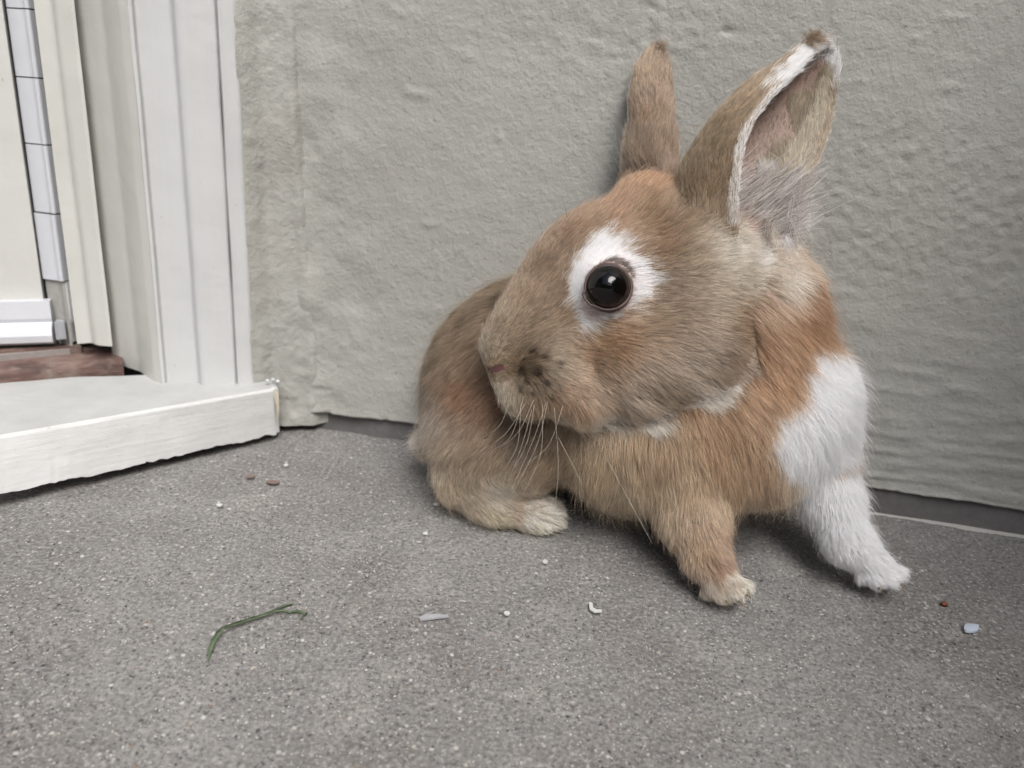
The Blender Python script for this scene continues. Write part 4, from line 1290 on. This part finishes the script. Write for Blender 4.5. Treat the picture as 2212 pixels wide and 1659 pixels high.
# claws
MCL = mat_flat('claw', (112, 102, 84), .4)
for (x, y, d, x2, y2) in ((1598, 1296, 279, 1604, 1310), (1570, 1298, 280, 1575, 1308), (1900, 1270, 292, 1904, 1280), (1946, 1262, 292, 1954, 1276), (1615, 1284, 279, 1622, 1294)):
    a, b = W(x, y, d / 1000), W(x2, y2, d / 1000 - .001); a[2] = max(a[2], .0022); b[2] = max(b[2], .0006)
    c = spline([a, (a + b) / 2 + [0, 0, .0004], b], 6); tube('claw', c, np.linspace(.0008, .0001, 6), MCL, rab, 6)
# ------------------------------------------------------------------ small things lying about
def flake(name, outline, z, mat, label, cat, group=None, thick=.0005, dome=0.0):
    """a thin chip traced on the ground"""
    top = [Z(x, y, z) for x, y in outline]; n = len(top); c = np.mean(top, 0) + [0, 0, dome]
    V = top + [p * [1, 1, 0] + [0, 0, max(z - thick, .0001)] for p in top] + [c]
    Fc = [(j, (j + 1) % n, 2 * n) for j in range(n)] + [(n + j, n + (j + 1) % n, (j + 1) % n, j) for j in range(n)]
    return tag(mesh_obj(name, V, Fc, mat, None, False), label, cat, group)


def ring_pts(x, y, a, b, rot=0, n=9, j=.22, seed=0):
    r = random.Random(seed); o = []
    for k in range(n):
        t = 2 * math.pi * k / n; q = 1 + j * (r.random() - .5) * 2
        u, v = a * q * math.cos(t), b * q * math.sin(t); o.append((x + u * math.cos(rot) - v * math.sin(rot), y + u * math.sin(rot) + v * math.cos(rot)))
    return o


MCHIP = mat_flat('white_chip', (188, 188, 184), .6, .0002, 500, .08)
MBLUE = mat_flat('bluish_plastic', (176, 186, 198), .3, .0001, 500, .06)
MRUST = mat_flat('rusty_crumb', (112, 58, 34), .5, .0003, 900, .3)
MLEAF = mat_flat('dry_leaf', (112, 96, 88), .7, .0002, 500, .25)
G = 'white chips scattered on the concrete'
flake('plastic_flake', ring_pts(2098, 1355, 18, 9, 0, 11, .12, 3), .0016, MBLUE, 'bluish white flake lying on the concrete at the lower right', 'flake', None, .0008, .0003)
tag(blob('rust_crumb', Z(2040, 1304, .0012), .0012, MRUST, None, (1.2, 1, .9), 6), 'small rust-brown crumb on the concrete beyond the bluish flake', 'crumb')
flake('paint_chip', ring_pts(1095, 1324, 8, 4, .1, 8, .2, 4), .0016, MCHIP, 'white chip on the concrete, nearer to the grass blade than the crooked chip', 'chip', G)
flake('paint_chip', [(1272, 1300), (1280, 1302), (1282, 1312), (1290, 1316), (1300, 1316), (1300, 1321), (1284, 1322), (1274, 1316)], .0016, MCHIP, 'crooked white chip on the concrete in front of the rabbit', 'chip', G)
flake('paint_chip', ring_pts(1177, 1212, 6, 4, 0, 7, .2, 6), .0015, MCHIP, 'tiny white chip on the concrete between the hind foot and the crooked chip', 'chip', G)
flake('paint_chip', ring_pts(474, 1090, 7, 3.5, -.1, 7, .2, 7), .0015, MCHIP, 'white chip lying in front of the sill', 'chip', G)
flake('paint_chip', ring_pts(919, 1151, 6, 3, 0, 7, .2, 8), .0015, MCHIP, 'white chip on the concrete left of the hind foot', 'chip', G)
flake('paint_chip', ring_pts(618, 1004, 5, 2.5, 0, 7, .2, 9), .0015, MCHIP, 'white chip on the concrete just off the right end of the sill', 'chip', G)
flake('paint_chip', ring_pts(942, 1088, 6, 2.5, 0, 7, .2, 10), .0015, MCHIP, 'white chip right under the rump of the rabbit', 'chip', G)
flake('plaster_smear', [(905, 1333), (920, 1326), (945, 1326), (968, 1328), (970, 1332), (945, 1334), (925, 1337), (908, 1339)], .0011, mat_flat('pale_smear', (150, 150, 152), .8), 'pale streak of plaster on the concrete right of the grass blade', 'smear', None, .0006)
flake('leaf_bit', ring_pts(588, 1040, 16, 4, .02, 8, .2, 12), .0014, MLEAF, 'larger reddish brown leaf bit on the concrete by the sill', 'leaf bit', 'brown leaf bits near the sill')
flake('leaf_bit', ring_pts(541, 1028, 11, 3, -.05, 8, .2, 13), .0014, MLEAF, 'smaller brown leaf bit closest to the sill', 'leaf bit', 'brown leaf bits near the sill')


def mat_grass():
    t = NT('grass_blade'); v = t.mapping((600, 600, 600))
    c = t.mix(t.ramp(t.noise(300, 3), [(.3, 0), (.7, 1)]), lin((70, 86, 60)), lin((98, 112, 86)))
    return t.fin(c, .45, t.bump(t.noise(700, 2), .0002, .5), .5)


MG = mat_grass()


def blade(name, pts, wid, label, cat, zs, parent=None):
    c = spline([Z(x, y, z) for (x, y), z in zip(pts, zs)], 40); w = spline(np.array(wid)[:, None], 40)[:, 0]
    V = []
    for i in range(40):
        a = c[min(i + 1, 39)] - c[max(i - 1, 0)]; a /= np.linalg.norm(a); s = np.cross(a, [0, 0, 1]); s /= np.linalg.norm(s)
        k = w[i] * (1 + .12 * math.sin(i * 1.9))
        V += [c[i] - s * k + [0, 0, .0004], c[i] - [0, 0, .0002], c[i] + s * k + [0, 0, .0006], c[i] - [0, 0, .0005]]
    Fc = []
    for i in range(39):
        for a, b in ((0, 1), (1, 2), (2, 3), (3, 0)): Fc.append((4 * i + a, 4 * i + b, 4 * i + 4 + b, 4 * i + 4 + a))
    return tag(mesh_obj(name, V, Fc, MG, parent, True), label, cat)


gb = blade('cut_grass', [(450, 1430), (456, 1400), (470, 1372), (482, 1358), (500, 1352), (550, 1336), (590, 1322), (612, 1310), (632, 1305)],
           [.0001, .0008, .0009, .0007, .0008, .0008, .0006, .0004, .0001], 'bent green blade of grass lying on the concrete', 'grass', [.0008, .0012, .0020, .0035, .0022, .0016, .0018, .0015, .0012])
blade('torn_tip', [(596, 1321), (612, 1320), (626, 1323), (634, 1320)], [.0004, .0003, .0003, .0001], None, None, [.0018, .0016, .0014, .0012], gb)
gf = blade('grass_scrap', [(630, 1322), (645, 1321), (656, 1326), (664, 1324)], [.0002, .0005, .0004, .0001], 'torn yellow-green scrap beside the tip of the grass blade', 'grass scrap', [.0012, .0016, .0014, .0012])
tag(tube('grass_shred', [Z(648, 1336, .0012), Z(654, 1330, .0014), Z(660, 1326, .0012)], [.0002, .0002, .0001], MG, gf, 5))


# loose sand grains standing proud of the slab
def grit():
    n = 9000; k = 0; V = []; Fc = []; C = []
    x = RNG.random(n) * 2300 - 40; y = 960 + 720 * RNG.random(n) ** .8
    r_ = np.stack([(x - CX) / F, np.ones(n), -(y - CY) / F], 1) @ M.T
    t = -H / r_[:, 2]; P = r_ * t[:, None] + [0, 0, H]
    side = (P[:, :2] - WA[:2]) @ wnrm[:2] > .004
    sn = np.array([.69, -.72]); a = Z(0, 1090, .003)[:2]; side &= (P[:, :2] - a) @ sn > .004
    P = P[side]; n = len(P)
    q = vnoise(P, 60, 71); P = P[q > -.45]; n = len(P)
    s = .00014 + .00028 * RNG.random(n) ** 3
    oc = np.array([[1, 0, 0], [0, 1, 0], [-1, 0, 0], [0, -1, 0], [0, 0, .6], [0, 0, -.6]], float)
    th = RNG.random(n) * 6.28; J = 1 + .35 * (RNG.random((n, 6, 1)) - .5) * 2
    O = oc[None] * J * s[:, None, None]; el = 1 + RNG.random(n) * .7
    ox = O[..., 0] * el[:, None]; oy = O[..., 1]
    X = ox * np.cos(th)[:, None] - oy * np.sin(th)[:, None]; Y = ox * np.sin(th)[:, None] + oy * np.cos(th)[:, None]
    VV = np.stack([P[:, 0, None] + X, P[:, 1, None] + Y, .0003 + O[..., 2]], -1).reshape(-1, 3)
    f = np.array([[0, 1, 4], [1, 2, 4], [2, 3, 4], [3, 0, 4], [1, 0, 5], [2, 1, 5], [3, 2, 5], [0, 3, 5]])
    FF = (f[None] + 6 * np.arange(n)[:, None, None]).reshape(-1, 3)
    t_ = NT('grit'); m = t_.fin(t_.attr('tone').outputs['Color'], .5, None, .5)
    o = mesh_obj('sand_grains', VV, FF, m, None, False)
    pal = lin([(190, 188, 182), (182, 176, 164), (200, 200, 202), (70, 70, 76), (84, 78, 74), (54, 54, 60), (150, 122, 100), (168, 164, 158), (120, 116, 112)])
    pr = np.array([.13, .13, .08, .16, .15, .08, .03, .12, .12]); pr /= pr.sum()
    cc = np.ones((n, 6, 4), np.float32); cc[..., :3] = pal[RNG.choice(len(pal), n, p=pr)][:, None]
    at = o.data.attributes.new('tone', 'FLOAT_COLOR', 'POINT'); at.data.foreach_set('color', cc.ravel())
    tag(o, 'pale and dark sand grains set in the concrete', kind='stuff')


grit()


# unseen foliage added to close the low sky and shape the eye reflection
def reflection_foliage():
    n = 16000; az = np.radians(95 + 190 * RNG.random(n)); d = 5.0 + 1.6 * RNG.random(n)
    top = 2.0 + 3.8 * np.clip((np.abs(np.degrees(az) - 196) - 26) / 22, 0, 1) + .9 * vnoise(np.stack([az * 3, az * 0, az * 0], 1), 1, 5) + .8 * vnoise(np.stack([az * 9, az * 0, az * 0], 1), 1, 6) + .4 * vnoise(np.stack([az * 30, az * 0, az * 0], 1), 1, 7)
    z = top * RNG.random(n) ** .7
    c = np.stack([np.sin(az) * d, np.cos(az) * d, z], 1); s = .10 + .08 * RNG.random(n)
    a = RNG.normal(size=(n, 3)); a /= np.linalg.norm(a, axis=1)[:, None]; b = np.cross(a, RNG.normal(size=(n, 3))); b /= np.linalg.norm(b, axis=1)[:, None]
    V = np.stack([c - a * s[:, None], c + b * s[:, None] * .6, c + a * s[:, None], c - b * s[:, None] * .6], 1).reshape(-1, 3)
    o = mesh_obj('reflection_hedge', V, np.arange(4 * n).reshape(-1, 4), mat_flat('reflection_leaf', (66, 80, 48), .6), None, False)
    tag(o, 'tall loose foliage added out of view for the eye reflection', kind='stuff')


reflection_foliage()
